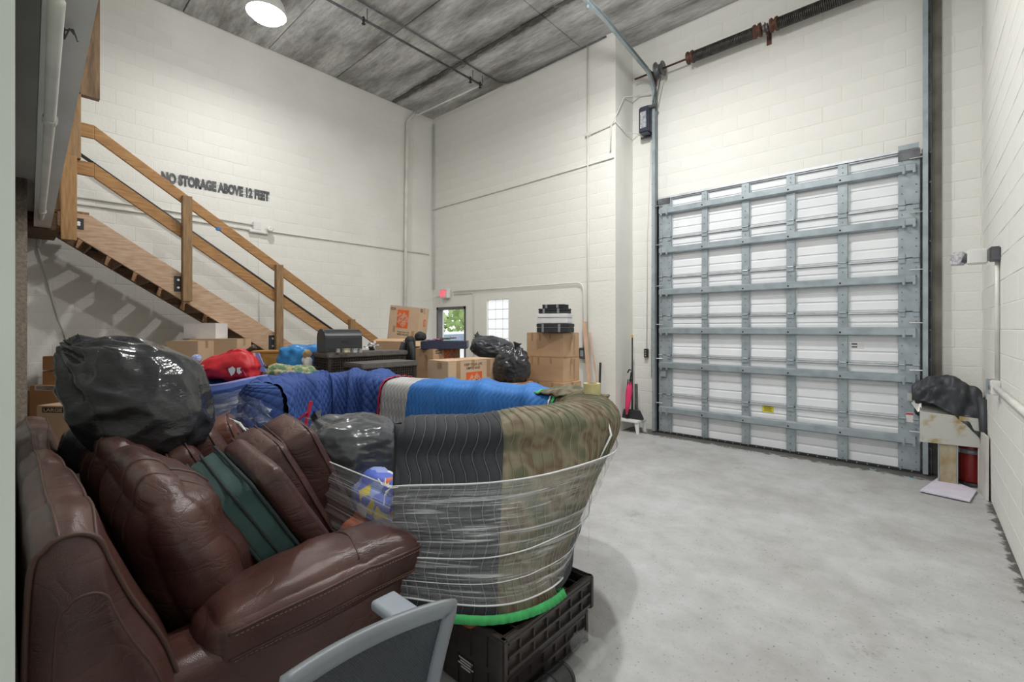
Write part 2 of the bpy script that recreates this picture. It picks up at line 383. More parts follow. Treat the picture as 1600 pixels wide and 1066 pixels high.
# floor
def floor_mat():
    m = bpy.data.materials.new('concrete_floor'); m.use_nodes = True; n = m.node_tree.nodes; l = m.node_tree.links
    p = n['Principled BSDF']
    tc = n.new('ShaderNodeTexCoord')
    def ns(sc, det, rg=.5):
        q = n.new('ShaderNodeTexNoise'); q.inputs['Scale'].default_value = sc; q.inputs['Detail'].default_value = det; q.inputs['Roughness'].default_value = rg; l.new(tc.outputs['Object'], q.inputs['Vector']); return q
    def ramp(src, a, b, ca, cb):
        q = n.new('ShaderNodeValToRGB'); q.color_ramp.elements[0].position = a; q.color_ramp.elements[1].position = b
        q.color_ramp.elements[0].color = (*ca, 1); q.color_ramp.elements[1].color = (*cb, 1); l.new(src, q.inputs[0]); return q
    def mix(f, a, b, mode='MIX', fac=None):
        q = n.new('ShaderNodeMix'); q.data_type = 'RGBA'; q.blend_type = mode
        if f is not None: l.new(f, q.inputs[0])
        else: q.inputs[0].default_value = fac
        l.new(a, q.inputs[6]); l.new(b, q.inputs[7]); return q.outputs[2]
    n1 = ns(.9, 8, .6); c1 = ramp(n1.outputs['Fac'], .36, .66, (.40, .395, .385), (.55, .56, .57))
    n2 = ns(5, 8, .7); c2 = ramp(n2.outputs['Fac'], .3, .7, (.74, .735, .72), (1, 1, 1))
    o = mix(None, c1.outputs[0], c2.outputs[0], 'MULTIPLY', .8)
    n3 = ns(55, 3, .6); c3 = ramp(n3.outputs['Fac'], .32, .36, (.25, .24, .22), (1, 1, 1))
    o = mix(None, o, c3.outputs[0], 'MULTIPLY', .75)
    n4 = ns(2.3, 5, .8); c4 = ramp(n4.outputs['Fac'], .60, .70, (1, 1, 1), (.66, .63, .57))
    o = mix(None, o, c4.outputs[0], 'MULTIPLY', .6)
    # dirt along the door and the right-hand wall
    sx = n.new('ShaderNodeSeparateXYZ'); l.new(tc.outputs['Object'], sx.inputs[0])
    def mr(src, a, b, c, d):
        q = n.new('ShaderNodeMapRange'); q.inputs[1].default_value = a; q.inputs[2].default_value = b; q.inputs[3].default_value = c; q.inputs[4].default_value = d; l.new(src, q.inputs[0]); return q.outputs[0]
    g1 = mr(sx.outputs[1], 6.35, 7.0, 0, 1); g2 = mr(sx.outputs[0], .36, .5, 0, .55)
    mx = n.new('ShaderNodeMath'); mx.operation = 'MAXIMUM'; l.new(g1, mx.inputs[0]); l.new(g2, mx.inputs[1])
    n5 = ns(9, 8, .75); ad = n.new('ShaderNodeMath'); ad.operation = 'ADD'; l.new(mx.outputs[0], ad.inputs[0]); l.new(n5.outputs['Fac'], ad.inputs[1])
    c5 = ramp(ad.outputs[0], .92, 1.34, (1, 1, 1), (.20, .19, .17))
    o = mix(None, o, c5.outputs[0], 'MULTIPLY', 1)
    l.new(o, p.inputs['Base Color'])
    rr = ramp(n1.outputs['Fac'], .35, .65, (.62,)*3, (.38,)*3); l.new(rr.outputs[0], p.inputs['Roughness'])
    bn = n.new('ShaderNodeBump'); bn.inputs['Strength'].default_value = .25; bn.inputs['Distance'].default_value = .01
    l.new(n2.outputs['Fac'], bn.inputs['Height']); l.new(bn.outputs[0], p.inputs['Normal'])
    return m
fl = struct(MB().box((0, 0, -.1), (12, 12.4, .2)).build('floor', floor_mat()))
# keep object coordinates equal to world coordinates
def to_world_origin(o):
    for v in o.data.vertices: v.co += o.location
    o.location = (0, 0, 0)
to_world_origin(fl)
for v in fl.data.vertices: v.co.x -= 3.3; v.co.y += 2.8

# ceiling slab and its precast panels
def ceil_mat():
    m = bpy.data.materials.new('stained_concrete_ceiling'); m.use_nodes = True; n = m.node_tree.nodes; l = m.node_tree.links
    p = n['Principled BSDF']; p.inputs['Roughness'].default_value = .85
    tc = n.new('ShaderNodeTexCoord'); mp = n.new('ShaderNodeMapping'); mp.inputs['Scale'].default_value = (.35, 1.6, 1); l.new(tc.outputs['Object'], mp.inputs[0])
    def ns(sc, det, rg, src):
        q = n.new('ShaderNodeTexNoise'); q.inputs['Scale'].default_value = sc; q.inputs['Detail'].default_value = det; q.inputs['Roughness'].default_value = rg; l.new(src, q.inputs['Vector']); return q
    def ramp(src, a, b, ca, cb):
        q = n.new('ShaderNodeValToRGB'); q.color_ramp.elements[0].position = a; q.color_ramp.elements[1].position = b
        q.color_ramp.elements[0].color = (*ca, 1); q.color_ramp.elements[1].color = (*cb, 1); l.new(src, q.inputs[0]); return q
    a = ns(1.6, 9, .65, mp.outputs[0]); b = ns(14, 6, .7, mp.outputs[0])
    c1 = ramp(a.outputs['Fac'], .36, .62, (.24, .235, .22), (.62, .625, .62))
    c2 = ramp(b.outputs['Fac'], .32, .62, (.60, .58, .55), (1, 1, 1))
    q = n.new('ShaderNodeMix'); q.data_type = 'RGBA'; q.blend_type = 'MULTIPLY'; q.inputs[0].default_value = .9
    l.new(c1.outputs[0], q.inputs[6]); l.new(c2.outputs[0], q.inputs[7])
    # old soot stain along one panel joint
    sx = n.new('ShaderNodeSeparateXYZ'); l.new(tc.outputs['Object'], sx.inputs[0])
    a1 = n.new('ShaderNodeMath'); a1.operation = 'SUBTRACT'; a1.inputs[1].default_value = 5.38; l.new(sx.outputs[1], a1.inputs[0])
    a2 = n.new('ShaderNodeMath'); a2.operation = 'ABSOLUTE'; l.new(a1.outputs[0], a2.inputs[0])
    a3 = n.new('ShaderNodeMapRange'); a3.inputs[1].default_value = .02; a3.inputs[2].default_value = .20; a3.inputs[3].default_value = .45; a3.inputs[4].default_value = 0; l.new(a2.outputs[0], a3.inputs[0])
    a4 = n.new('ShaderNodeMath'); a4.operation = 'ADD'; l.new(a3.outputs[0], a4.inputs[0]); l.new(b.outputs['Fac'], a4.inputs[1])
    c3 = ramp(a4.outputs[0], .70, .92, (1, 1, 1), (.22, .21, .20))
    q2 = n.new('ShaderNodeMix'); q2.data_type = 'RGBA'; q2.blend_type = 'MULTIPLY'; q2.inputs[0].default_value = 1
    l.new(q.outputs[2], q2.inputs[6]); l.new(c3.outputs[0], q2.inputs[7]); l.new(q2.outputs[2], p.inputs['Base Color'])
    return m
CEILM = ceil_mat()
cl = struct(MB().span((XL-.2, -1.2, CEIL), (XR+.2, YD+.2, CEIL+.15)).build('ceiling', CEILM)); to_world_origin(cl)
for k in range(7):
    y0 = -.61 + k*1.19; y1 = min(y0+1.19, YD)
    off = random.uniform(0, .012)
    for (xa, xb) in ((XL, -4.2), (-4.2, XR)):
        o = MB().span((xa+.006, y0+.008, CEIL-.03-off), (xb-.006, y1-.008, CEIL)).build('panel', CEILM, cl, bevel=.006)

# walls
wl = slab('wall_left', (XL-.2, -.1, 0), (XL, YB+.2, CEIL), WALL)
block_wall(wl, (XL, 0, 0), (0, 1, 0), (1, 0, 0), YB, 0, CEIL-.02, WALL)
# back wall with a doorway and a glass block window
DX0, DX1, DZ = -7.98, -7.03, 2.10
WX0, WX1, WZ0, WZ1 = -6.42, -5.83, 1.05, 2.20
wb = MB()
wb.span((XL, YB, 0), (DX0, YB+.2, CEIL)); wb.span((DX0, YB, DZ), (DX1, YB+.2, CEIL)); wb.span((DX1, YB, 0), (WX0, YB+.2, CEIL))
wb.span((WX0, YB, 0), (WX1, YB+.2, WZ0)); wb.span((WX0, YB, WZ1), (WX1, YB+.2, CEIL)); wb.span((WX1, YB, 0), (XC, YB+.2, CEIL))
wbk = struct(wb.build('wall_back', WALL))
block_wall(wbk, (XL, YB, 0), (1, 0, 0), (0, -1, 0), XC-XL, 2.4, CEIL-.02, WALL)
wr_ = slab('wall_return', (XC-.2, YB+.2, 0), (XC, YD+.1, CEIL), WALLW)
wd = slab('wall_door', (XC, YD, 0), (XR+.2, YD+.2, CEIL), WALL)
block_wall(wd, (XC, YD, 0), (1, 0, 0), (0, -1, 0), XR-XC, 0, CEIL-.02, WALL, holes=[(.52, 3.58, 0, 3.60)])
wrt = slab('wall_right', (XR, -1.2, 0), (XR+.2, YD, CEIL), WALL)
block_wall(wrt, (XR, 0, 0), (0, 1, 0), (-1, 0, 0), YD, 0, CEIL-.02, WALL)
# wall beside the camera and under the mezzanine
slab('wall_near', (XL, -.25, 0), (-1.02, .012, 2.9), JAMB)
slab('trim_1', (-7.9, .012, 0), (-5.6, .135, 2.9), STUCCO)
slab('trim_2', (-8.12, .135, 0), (-7.9, .185, 2.9), WHITE)
slab('wall_mezzanine', (XL, -1.1, 2.9), (XR, -.5, CEIL), WALLW)
# mezzanine deck with its edge beam
mz = struct(MB().prism([(XL, -1.2, 2.9), (-1.0, -1.2, 2.9), (-1.0, .06, 2.9), (XL, .26, 2.9)], (0, 0, .22)).build('mezzanine_deck', GREYW)); mz['label'] = 'underside of the mezzanine floor above the sofa'
mb = MB().add([(-8.12, .375, 2.74), (-1.2, .19, 2.74), (-1.2, .06, 2.74), (-8.12, .245, 2.74), (-8.12, .375, 3.12), (-1.2, .19, 3.12), (-1.2, .06, 3.12), (-8.12, .245, 3.12)],
   [(0, 1, 2, 3), (4, 7, 6, 5), (0, 4, 5, 1), (1, 5, 6, 2), (2, 6, 7, 3), (3, 7, 4, 0)])
mb.build('edge_beam', GREYW, mz)
t = thing('sprinkler_pipe', 'white pipe running under the grey edge beam at top left', 'pipe', (-4.5, .2, 2.6))
MB().tube([at(88, 0, Z=2.66), at(78, 187, Z=2.66), at(66, 330, Z=2.66), at(62, 352, X=-7.95), at(60, 385, X=-7.95)], .022, 10).build('pipe', PIPEW, t, smooth=True)
for p in (at(78, 187, Z=2.66), at(66, 330, Z=2.66)):
    MB().cyl(p-Vector((.03, 0, 0)), p+Vector((.03, 0, 0)), .028, 12).build('coupling', PIPEW, t)
w = at(100, 43, Z=2.735)
t = thing('wire_clip', 'tiny twisted wire hanging from the grey edge beam at top left', 'wire', w)
MB().tube([w, w+Vector((.02, .0, -.05)), w+Vector((.07, .01, -.03)), w+Vector((.1, .02, -.06))], .003, 5).build('wire', DSTEEL, t)
MB().tube([w+Vector((0, 0, -.01)), w+Vector((.05, .02, -.02)), w+Vector((.08, .03, -.07))], .003, 5).build('wire', DSTEEL, t)
# ---------------------------------------------------------------- window_1 (glass blocks) and the open back doorway
wn1 = thing('window_1', None, None, (WX0, YB, WZ0)); struct(wn1)
cols, rows = 3, 6
cw, chh = (WX1-WX0)/cols, (WZ1-WZ0)/rows
for i in range(cols):
    for j in range(rows):
        c = Vector((WX0+(i+.5)*cw, YB+.07, WZ0+(j+.5)*chh))
        MB().box(c, (cw-.012, .06, chh-.012), ch=.006).build('glass_block', GLASSW, wn1)
g = MB()
for i in range(cols+1): g.span((WX0+i*cw-.006, YB+.05, WZ0), (WX0+i*cw+.006, YB+.09, WZ1))
for j in range(rows+1): g.span((WX0, YB+.052, WZ0+j*chh-.006), (WX1, YB+.088, WZ0+j*chh+.006))
g.build('mortar_grid', mat('grey_mortar', (.42, .42, .42), rough=.8), wn1)
d2 = thing('door_2', None, None, (DX0, YB, 0)); struct(d2)
fr = MB().span((DX0, YB-.01, 0), (DX0+.05, YB+.12, DZ)).span((DX1-.05, YB-.01, 0), (DX1, YB+.12, DZ)).span((DX0, YB-.01, DZ-.06), (DX1, YB+.12, DZ))
fr.build('door_frame', mat('bronze_frame', (.12, .115, .11), rough=.5), d2)
# outside, seen through the doorway
struct(MB().span((-22, YB+.2, -.22), (2, 22, -.02)).build('ground', mat('outdoor_asphalt', (.5, .5, .5), rough=.9)))
leafm = mat('pale_leaf', (.42, .52, .22), (.20, .32, .10), rough=.6, vs=2)  # leaf green mottled between a pale and a deeper tone
def shrub(name, label, c, r, n=1500):
    t = thing(name, label, 'tree', (c[0], c[1], -.02), group=None)
    MB().tube([(c[0], c[1], -.02), (c[0]+.05, c[1], c[2]*.6), (c[0], c[1], c[2])], [.12, .09, .05], 8).build('trunk', DARKW, t)
    mb = MB(); rnd = random.Random(3)
    for k in range(n):
        d = Vector((rnd.gauss(0, 1), rnd.gauss(0, 1), rnd.gauss(0, 1))).normalized()*r*(.55+.5*rnd.random())
        p = Vector(c)+Vector((d.x, d.y, d.z*.8)); s_ = .22
        a = Vector((rnd.gauss(0, 1), rnd.gauss(0, 1), rnd.gauss(0, 1))).normalized(); b = a.orthogonal().normalized()
        mb.add([p-a*s_, p+b*s_*.5, p+a*s_, p-b*s_*.5], [(0, 1, 2, 3)])
    o = mb.build('foliage', leafm, t); o['kind'] = 'stuff'
shrub('tree', 'pale green tree outside the back doorway', (-15.3, 15.5, 2.9), 3.0)
car = thing('car', 'white vehicle parked outside the back doorway', 'car', (-11.4, 10.6, -.02))
bp = [(-2.0, .35), (-2.0, .85), (-1.3, 1.0), (-.75, 1.5), (.75, 1.55), (1.45, 1.05), (2.0, .95), (2.05, .35)]
MB().prism([(-11.4+x, 9.8, z) for x, z in bp], (0, 1.7, 0)).build('body', WHITE, car, bevel=.06)
MB().prism([(-11.4+x, 9.79, z) for x, z in [(-1.15, 1.02), (-.72, 1.42), (.7, 1.46), (1.25, 1.06)]], (0, .02, 0)).build('window', mat('car_glass', (.2, .28, .36), rough=.1), car)
for x in (-1.25, 1.25):
    for y in (9.82, 11.25): MB().lathe((-11.4+x, y+.1, .31), [(.02, -.09), (.31, -.09), (.33, -.05), (.33, .05), (.31, .09), (.02, .09)], 20, M=Matrix.Rotation(R(90), 3, 'X')).build('wheel', RUBBER, car)

# ---------------------------------------------------------------- door_1: sectional overhead door
YF = 6.90
DL, DR = -3.06, .0
d1 = thing('door_1', None, None, (DL, YF, 0)); struct(d1)
d1['label'] = 'closed sectional roll up door of white ribbed panels in galvanised framing'
SH = 3.66/6
stx = [-2.95, -2.353, -1.80, -1.255, -.70, -.085]
sw = [.20, .085, .10, .10, .10, .19]
def ribbed(x0, x1, z0, z1):
    mb = MB(); prof = []; n = 5; h = (z1-z0)/n
    for k in range(n):
        z = z0+k*h; prof += [(z+.003, .0), (z+.012, .0), (z+.018, -.010), (z+h-.012, -.010), (z+h-.006, 0)]
    prof = [(z0, 0)] + prof + [(z1, 0)]
    for z, y in prof: mb.v += [Vector((x0, YF+.03+y, z)), Vector((x1, YF+.03+y, z))]
    mb.f = [(2*i, 2*i+1, 2*i+3, 2*i+2) for i in range(len(prof)-1)]
    b = len(mb.v); mb.span((x0, YF+.032, z0), (x1, YF+.05, z1)); return mb
for s_ in range(6):
    z0 = s_*SH
    for b in range(5):
        x0 = stx[b]+sw[b]/2-.01; x1 = stx[b+1]-sw[b+1]/2+.01
        ribbed(x0, x1, z0+.012, z0+SH-.012).build('panel', DOORP, d1)
        o = MB().span((x0+.012, YF-.008, z0+SH-.018), (x1-.012, YF+.028, z0+SH-.002)).span((x0+.012, YF+.004, z0+.002), (x1-.012, YF+.028, z0+.014)).build('section_rail', GALVL, d1)
        MB().span((x0, YF+.006, z0+.018), (x0+.022, YF+.026, z0+SH-.02)).build('panel_edge', GALVL, d1)
for i, x in enumerate(stx):
    for s_ in range(6):
        z0 = s_*SH; w = sw[i]
        o = MB().span((x-w/2, YF-.022, z0+.005), (x+w/2, YF+.02, z0+SH-.005)).build('stile', GALV, d1, bevel=.003)
        bm_ = MB()
        xs = (x-w*.32, x+w*.32) if w > .15 else (x,)
        for q in xs:
            for z in (.05, .13, .22, .40, .50, .56): bm_.cyl((q, YF-.024, z0+z), (q, YF-.030, z0+z), .006, 6)
        bm_.build('bolts', DSTEEL, d1)
        if s_ > 0:
            hg = MB()
            for q in (xs if w > .15 else (x,)):
                hg.box((q, YF-.028, z0), (.05 if w > .15 else .08, .012, .11)); hg.cyl((q-.03, YF-.036, z0), (q+.03, YF-.036, z0), .009, 8)
            hg.build('hinge', GALV, d1)
struts = [.373, 1.065, 1.60, 2.20, 2.847, 3.46]
for z in struts:
    # hat-section strut
    y = YF-.022
    x0, x1 = DL+.03, DR-.03
    pr = [(0, -.052), (-.012, -.052), (-.05, -.036), (-.05, .036), (-.012, .052), (0, .052)]
    mb = MB()
    for x in (x0, x1):
        mb.v += [Vector((x, y+a, z+b)) for a, b in pr]
    mb.f = [(i, i+1, 7+i, 6+i) for i in range(5)] + [(0, 5, 4, 3, 2, 1), (6, 7, 8, 9, 10, 11)]
    mb.build('strut', GALV, d1)
    ho = MB()
    for x in stx[1:-1]: ho.cyl((x-.02, y-.051, z-.01), (x-.02, y-.0535, z-.01), .011, 10)
    ho.build('strut_bolts', RUBBER, d1)
    for x in (stx[0], stx[-1]):
        for dx in (-.045, .045): MB().box((x+dx, y-.045, z-.02), (.028, .03, .10), ch=.006).build('roller_hinge', GALV, d1)
    for x, sx in ((DL-.02, -1), (DR+.02, 1)):
        MB().cyl((x-sx*.10, YF-.05, z+.1), (x+sx*.02, YF-.05, z+.1), .007, 8).build('roller_stem', BOLT, d1)
MB().span((DL, YF-.03, 3.66), (DR, YF+.03, 3.69)).build('top_rail', GALVL, d1)
MB().span((DR-.18, YF-.035, 3.56), (DR+.01, YF-.02, 3.665)).build('top_bracket', DSTEEL, d1)
MB().span((DR-.18, YF-.05, 3.675), (DR+.0, YF-.02, 3.73)).build('top_bracket', GALV, d1)
MB().span((DL, YF-.035, 3.58), (DL+.19, YF-.02, 3.665)).build('top_bracket', DSTEEL, d1)
MB().span((DL-.02, YF-.03, 0), (DR+.02, YF+.04, .03)).build('bottom_seal', RUBBER, d1)
bb = MB()
for k in range(30): bb.cyl((DL+.1+k*.1, YF-.031, .022), (DL+.1+k*.1, YF-.034, .022), .006, 6)
bb.build('seal_screws', BOLT, d1)
# lock latch and stickers
MB().box((-2.97, YF-.04, .93), (.09, .03, .09), ch=.004).build('slide_latch', GALV, d1)
MB().box((DR-.05, YF-.04, .86), (.10, .035, .09), ch=.004).build('slide_latch', ASHEET, d1)
yl = MB().span((-1.60, YF+.0155, .50), (-1.46, YF+.0185, .585)).build('warning_sticker', mat('yellow_sticker', (.75, .66, .03), rough=.5), d1)
q = MB()
for k, (w, x) in enumerate(((.09, 0), (.10, 0), (.08, 0), (.10, 0))):
    q.span((-1.53-w/2+x, YF+.0145, .57-k*.018), (-1.53+w/2+x, YF+.0155, .577-k*.018))
q.build('sticker_print', INK, yl)
ws = MB().span((-.62, YF+.0145, 1.40), (-.50, YF+.0175, 1.46)).build('warning_sticker', PAPER, d1)
MB().span((-.615, YF+.0135, 1.44), (-.56, YF+.0145, 1.455)).span((-.615, YF+.0135, 1.405), (-.56, YF+.0145, 1.42)).build('sticker_print', INK, ws)
ws = MB().span((-.115, YF-.026, .57), (-.045, YF-.023, .68)).build('warning_sticker', PAPER, d1)
MB().span((-.113, YF-.028, .655), (-.047, YF-.026, .675)).build('sticker_print', mat('red_ink', (.6, .08, .05)), ws)
# tracks
def track(name, pts, parent):
    # C-shaped rail swept along pts: an outer strip with two lips
    mb = MB(); pts = [Vector(p) for p in pts]; n = len(pts)
    for i, p in enumerate(pts):
        t = (pts[min(i+1, n-1)]-pts[max(i-1, 0)]).normalized(); a = Vector((1, 0, 0)); b = t.cross(a).normalized()
        for (u, v) in ((.0, -.03), (.045, -.03), (.045, -.024), (.006, -.024), (.006, .024), (.045, .024), (.045, .03), (0, .03)):
            mb.v.append(p+a*u*parent[1]+b*v)
    k = 8
    for i in range(n-1):
        for j in range(k): mb.f.append((i*k+j, i*k+(j+1) % k, (i+1)*k+(j+1) % k, (i+1)*k+j))
    return mb.build(name, GALV, parent[0])
for sgn, x in ((1, DL-.075), (-1, DR+.075)):
    pts = [(x, YF-.05, .02), (x, YF-.05, 2.5), (x, YF-.05, 5.25)]
    for k in range(1, 8):
        a = k/8*PI/2*.92
        pts.append((x, YF-.05-.38*(1-math.cos(a)), 5.25+.38*math.sin(a)))
    last = pts[-1]; pts += [(x-.02*sgn, 5.4, 5.78), (x-.08*sgn, 3.6, 5.92)]
    track('track', pts, (d1, sgn))
    MB().span((x-.03*sgn, YF-.02, 0), (x-.024*sgn+.0, YD-.005, 5.5)).span((x-.05*sgn, YD-.012, 0), (x+.0*sgn, YD-.004, 5.5)).build('track_angle', GALV if sgn > 0 else DSTEEL, d1)
    MB().span((x+.02*sgn, YF+.0, 0), (x+.05*sgn, YD-.01, 3.66)).build('jamb_seal', RUBBER, d1)
    bb = MB()
    for k in range(16): bb.cyl((x-.02*sgn, YF-.021, .3+k*.33), (x-.02*sgn, YF-.03, .3+k*.33), .012, 6)
    bb.build('track_bolts', DSTEEL, d1)
MB().span((DR+.11, YD-.03, 0), (DR+.19, YD-.004, CEIL-.1)).build('door_jamb_plate', mat('grimy_steel', (.25, .24, .20), (.12, .11, .09), rough=.6, vs=3), d1)
# hanger rod for the left-hand track
p = at(944, 78, Y=5.0)
MB().cyl((-3.17, p.y, 5.8), (-3.17, p.y, CEIL-.03), .009, 8).cyl((-3.17, p.y, 5.74), (-3.17, p.y, 5.84), .02, 8).build('track_hanger', GALV, d1)
# torsion shaft
SZ = 5.66; SY = 6.80
ts = thing('torsion_shaft', 'rusty torsion shaft with two black springs on the wall above the roll up door', 'spring shaft', (-1.7, SY, SZ))
MB().cyl((-3.42, SY, SZ), (XR-.05, SY, SZ), .014, 10).build('shaft', RUST, ts, smooth=True)
for a, b in ((-2.50, -1.66), (-1.40, -.50)):
    mb = MB(); n = int((b-a)/.021); pts = []
    for k in range(n*10+1):
        an = k/10*2*PI; pts.append((a+(b-a)*k/(n*10), SY+.067*math.cos(an), SZ-.006+.067*math.sin(an)))
    mb.tube(pts, .0125, 5).build('spring', SPRING, ts, smooth=True)
    for x in (a-.03, b+.03):
        MB().lathe((x, SY, SZ), [(.02, -.05), (.085, -.045), (.09, -.02), (.06, .0), (.085, .02), (.09, .045), (.02, .05)], 18, M=Matrix.Rotation(R(90), 3, 'Y')).build('spring_cone', RUST, ts, smooth=True)
for x in (-3.0, -.02):
    MB().lathe((x, SY, SZ), [(.02, -.07), (.12, -.065), (.125, -.05), (.075, -.045), (.08, .03), (.11, .05), (.11, .06), (.02, .06)], 20, M=Matrix.Rotation(R(90), 3, 'Y')).build('cable_drum', DSTEEL, ts, smooth=True)
for x in (-3.16, -1.53):
    MB().span((x-.006, SY-.05, SZ-.06), (x+.006, YD-.004, SZ+.05)).span((x-.03, YD-.012, SZ-.14), (x+.03, YD-.004, SZ+.12)).build('bracket', RUST, ts)
MB().lathe((-1.53, SY, SZ), [(.02, -.03), (.05, -.03), (.05, .03), (.02, .03)], 14, M=Matrix.Rotation(R(90), 3, 'Y')).build('bearing', DSTEEL, ts)
# motor box
mp_ = at(1010, 190, Y=6.86)
mo = thing('door_operator', 'small dark motor box on the wall at the upper left of the roll up door', 'motor', (mp_.x, 6.9, mp_.z-.22))
MB().box((mp_.x, 6.86, mp_.z), (.17, .22, .42), ch=.02).build('housing', mat('dark_motor_paint', (.035, .04, .065), rough=.4, vs=8), mo)
MB().box((mp_.x, 6.745, mp_.z-.01), (.10, .012, .26), ch=.004).build('spec_plate', mat('worn_grey_label', (.45, .46, .48), (.2, .21, .25), rough=.5, vs=30), mo)
MB().cyl((mp_.x+.05, 6.80, mp_.z+.19), (mp_.x+.19, 6.80, mp_.z+.17), .03, 12).build('sprocket', DSTEEL, mo)
MB().box((mp_.x, 6.93, mp_.z-.22), (.24, .03, .03)).build('base_bracket', DSTEEL, mo)
ch = MB().tube([(mp_.x+.13, 6.8, mp_.z+.2), (-3.03, 6.8, SZ-.1)], .008, 6).tube([(mp_.x+.17, 6.8, mp_.z+.2), (-2.98, 6.8, SZ-.1)], .008, 6).build('chain', DSTEEL, mo)
# push button station and its cables
pb = at(1010, 552, Y=6.97)
pbt = thing('push_button_box', 'small black push button box with three buttons left of the roll up door', 'switch', (pb.x, 6.99, pb.z-.06))
MB().box((pb.x, 6.965, pb.z), (.065, .05, .14), ch=.006).build('case', PLASTB, pbt)
for k in (-1, 0, 1): MB().cyl((pb.x, 6.94, pb.z+k*.038), (pb.x, 6.932, pb.z+k*.038), .012, 10).build('button', BOLT, pbt)
def pipe(name, label, pts, r=.011, m=PIPEW, cat='conduit', k=8):
    o = MB().tube(pts, r, k).build(name, m, smooth=True); return tag(o, label, cat)
pipe('cable', 'thin white cable running down to the black push button box', [(mp_.x+.02, 6.985, mp_.z-.25), (pb.x+.01, 6.985, 3.2), (pb.x, 6.985, pb.z+.07)], .006)
c2 = at(1018, 590, Y=6.985)
pipe('pull_rod', 'thin vertical rod beside the push button cable left of the roll up door', [(c2.x, 6.98, 4.6), (c2.x, 6.98, c2.z)], .006, GREYW, 'rod')
# ---------------------------------------------------------------- conduits and fittings on the walls
def bend(a, c, b, r=.08, n=5):
    a, b, c = Vector(a), Vector(b), Vector(c); p = c+(a-c).normalized()*r; q = c+(b-c).normalized()*r
    return [p.lerp(c, t/n).lerp(c.lerp(q, t/n), t/n) for t in range(n+1)]
yb = YB-.02
pipe('conduit', 'horizontal conduit crossing the plain back wall high above the boxes', [(XL+.03, yb, 4.28), (-7.9, yb, 4.29), (-5.8, yb, 4.30), (XC-.02, yb, 4.33)], .012)
pipe('conduit', 'vertical conduit running full height down the right part of the back wall', [(-4.05, yb-.01, 1.0), (-4.05, yb-.01, 3), (-4.05, yb-.01, CEIL-.06)], .012)
tag(MB().box((-4.05, yb-.01, 4.82), (.07, .05, .07), ch=.008).build('junction_box', PIPEW), 'small junction box on the vertical conduit of the back wall', 'electrical box')
a, c, b = (-7.4, yb-.015, 2.42), (-4.13, yb-.015, 2.40), (-4.13, yb-.015, 1.2)
pipe('conduit', 'conduit from the exit sign bending down beside the stacked boxes', [a, (-6, yb-.015, 2.41)] + bend(a, c, b, .14) + [b], .011, GREYW)
a, c, b = (-7.4, yb, 2.36), (-6.78, yb, 2.36), (-6.78, yb, 1.0)
pipe('conduit', 'thin conduit bending down between the back doorway and the glass block window', [a] + bend(a, c, b, .06) + [b], .007)
for dx, lab in ((.035, 'corner conduit rising nearest the left wall in the back corner'), (.085, 'corner conduit rising on the back wall side of the back corner')):
    pipe('conduit', lab, [(XL+dx, yb, 2.5), (XL+dx, yb, 3.1 if dx < .05 else 4.3), (XL+dx, yb, 6.2)], .009, GREYW)
a = (XL+.09, yb-.03, 2.36)
pipe('cable', 'short looped cable between the back corner and the exit sign', [a, (-8.0, yb-.02, 2.33), (-7.9, yb, 2.34), (-7.84, yb, 2.37), (-7.75, yb, 2.38)], .007, GREYW)
# exit sign
ex = at(698, 459, Y=YB-.03)
es = thing('exit_sign', 'small red lettered exit sign above the back doorway', 'exit sign', (-7.62, YB, ex.z-.1))
MB().box((-7.62, YB-.065, ex.z), (.25, .11, .20), ch=.01).build('housing', WHITE, es)
fc = MB().span((-7.735, YB-.126, ex.z-.085), (-7.505, YB-.12, ex.z+.085)).build('face', mat('pale_pink_face', (.8, .55, .55), rough=.5), es)
mb = MB(); put_text(mb, 'EXIT', .20, .13, (-7.62, YB-.1275, ex.z), (1, 0, 0), (0, 0, 1), .02)
mb.build('lettering', emis('exit_red', (.85, .05, .10), 1.2), fc)
# left wall
xl = XL+.02
z1_, z2_ = 3.30, 3.24
pa = at(398, 352, X=xl); pb2 = at(422, 362, X=xl); pe = at(671, 398, X=xl)
pipe('conduit', 'upper of the paired white conduits on the left wall behind the stair rail', [(xl, .25, 3.33), (xl, 1.4, 3.35), pa], .012)
pipe('conduit', 'lower of the paired white conduits on the left wall behind the stair rail', [(xl, .25, 3.24), (xl, 1.4, 3.26), pa-Vector((0, 0, .09))], .012)
pipe('conduit', 'white conduit on the left wall running from the emergency light to the back corner', [pb2, at(550, 380, X=xl), (xl, 6.3, pe.z)], .012)
pv = at(640, 184, X=XL+.06)
pipe('standpipe', 'thick white vertical pipe on the left wall near the back corner', [(XL+.12, 5.86, 6.25), (XL+.07, 5.78, 6.12), (XL+.06, 5.70, 6.0), (XL+.06, 5.66, 3.5), (XL+.06, 5.64, .6)], .035, PIPEW, 'pipe', 12)
cv = at(405, 372, X=XL+.012)
pipe('conduit', 'faint vertical conduit dropping from the emergency light on the left wall', [(XL+.012, cv.y, cv.z), (XL+.012, cv.y, 1.2)], .006, WALLW)
el = at(402, 357, X=XL+.05)
eo = thing('emergency_light', 'grey twin head emergency light on the left wall beneath the stencilled words', 'emergency light', (XL, el.y, el.z-.1))
MB().box((XL+.03, el.y, el.z+.04), (.06, .12, .13), ch=.008).build('junction_box', GREYW, eo)
MB().box((XL+.035, el.y+.03, el.z-.05), (.07, .30, .05), ch=.01).build('bracket', WHITE, eo)
MB().lathe((XL+.08, el.y+.18, el.z+.0), [(.01, -.04), (.035, -.04), (.055, .04), (.01, .045)], 14, M=Matrix.Rotation(R(60), 3, 'Y')).build('lamp_head', WHITE, eo, smooth=True)
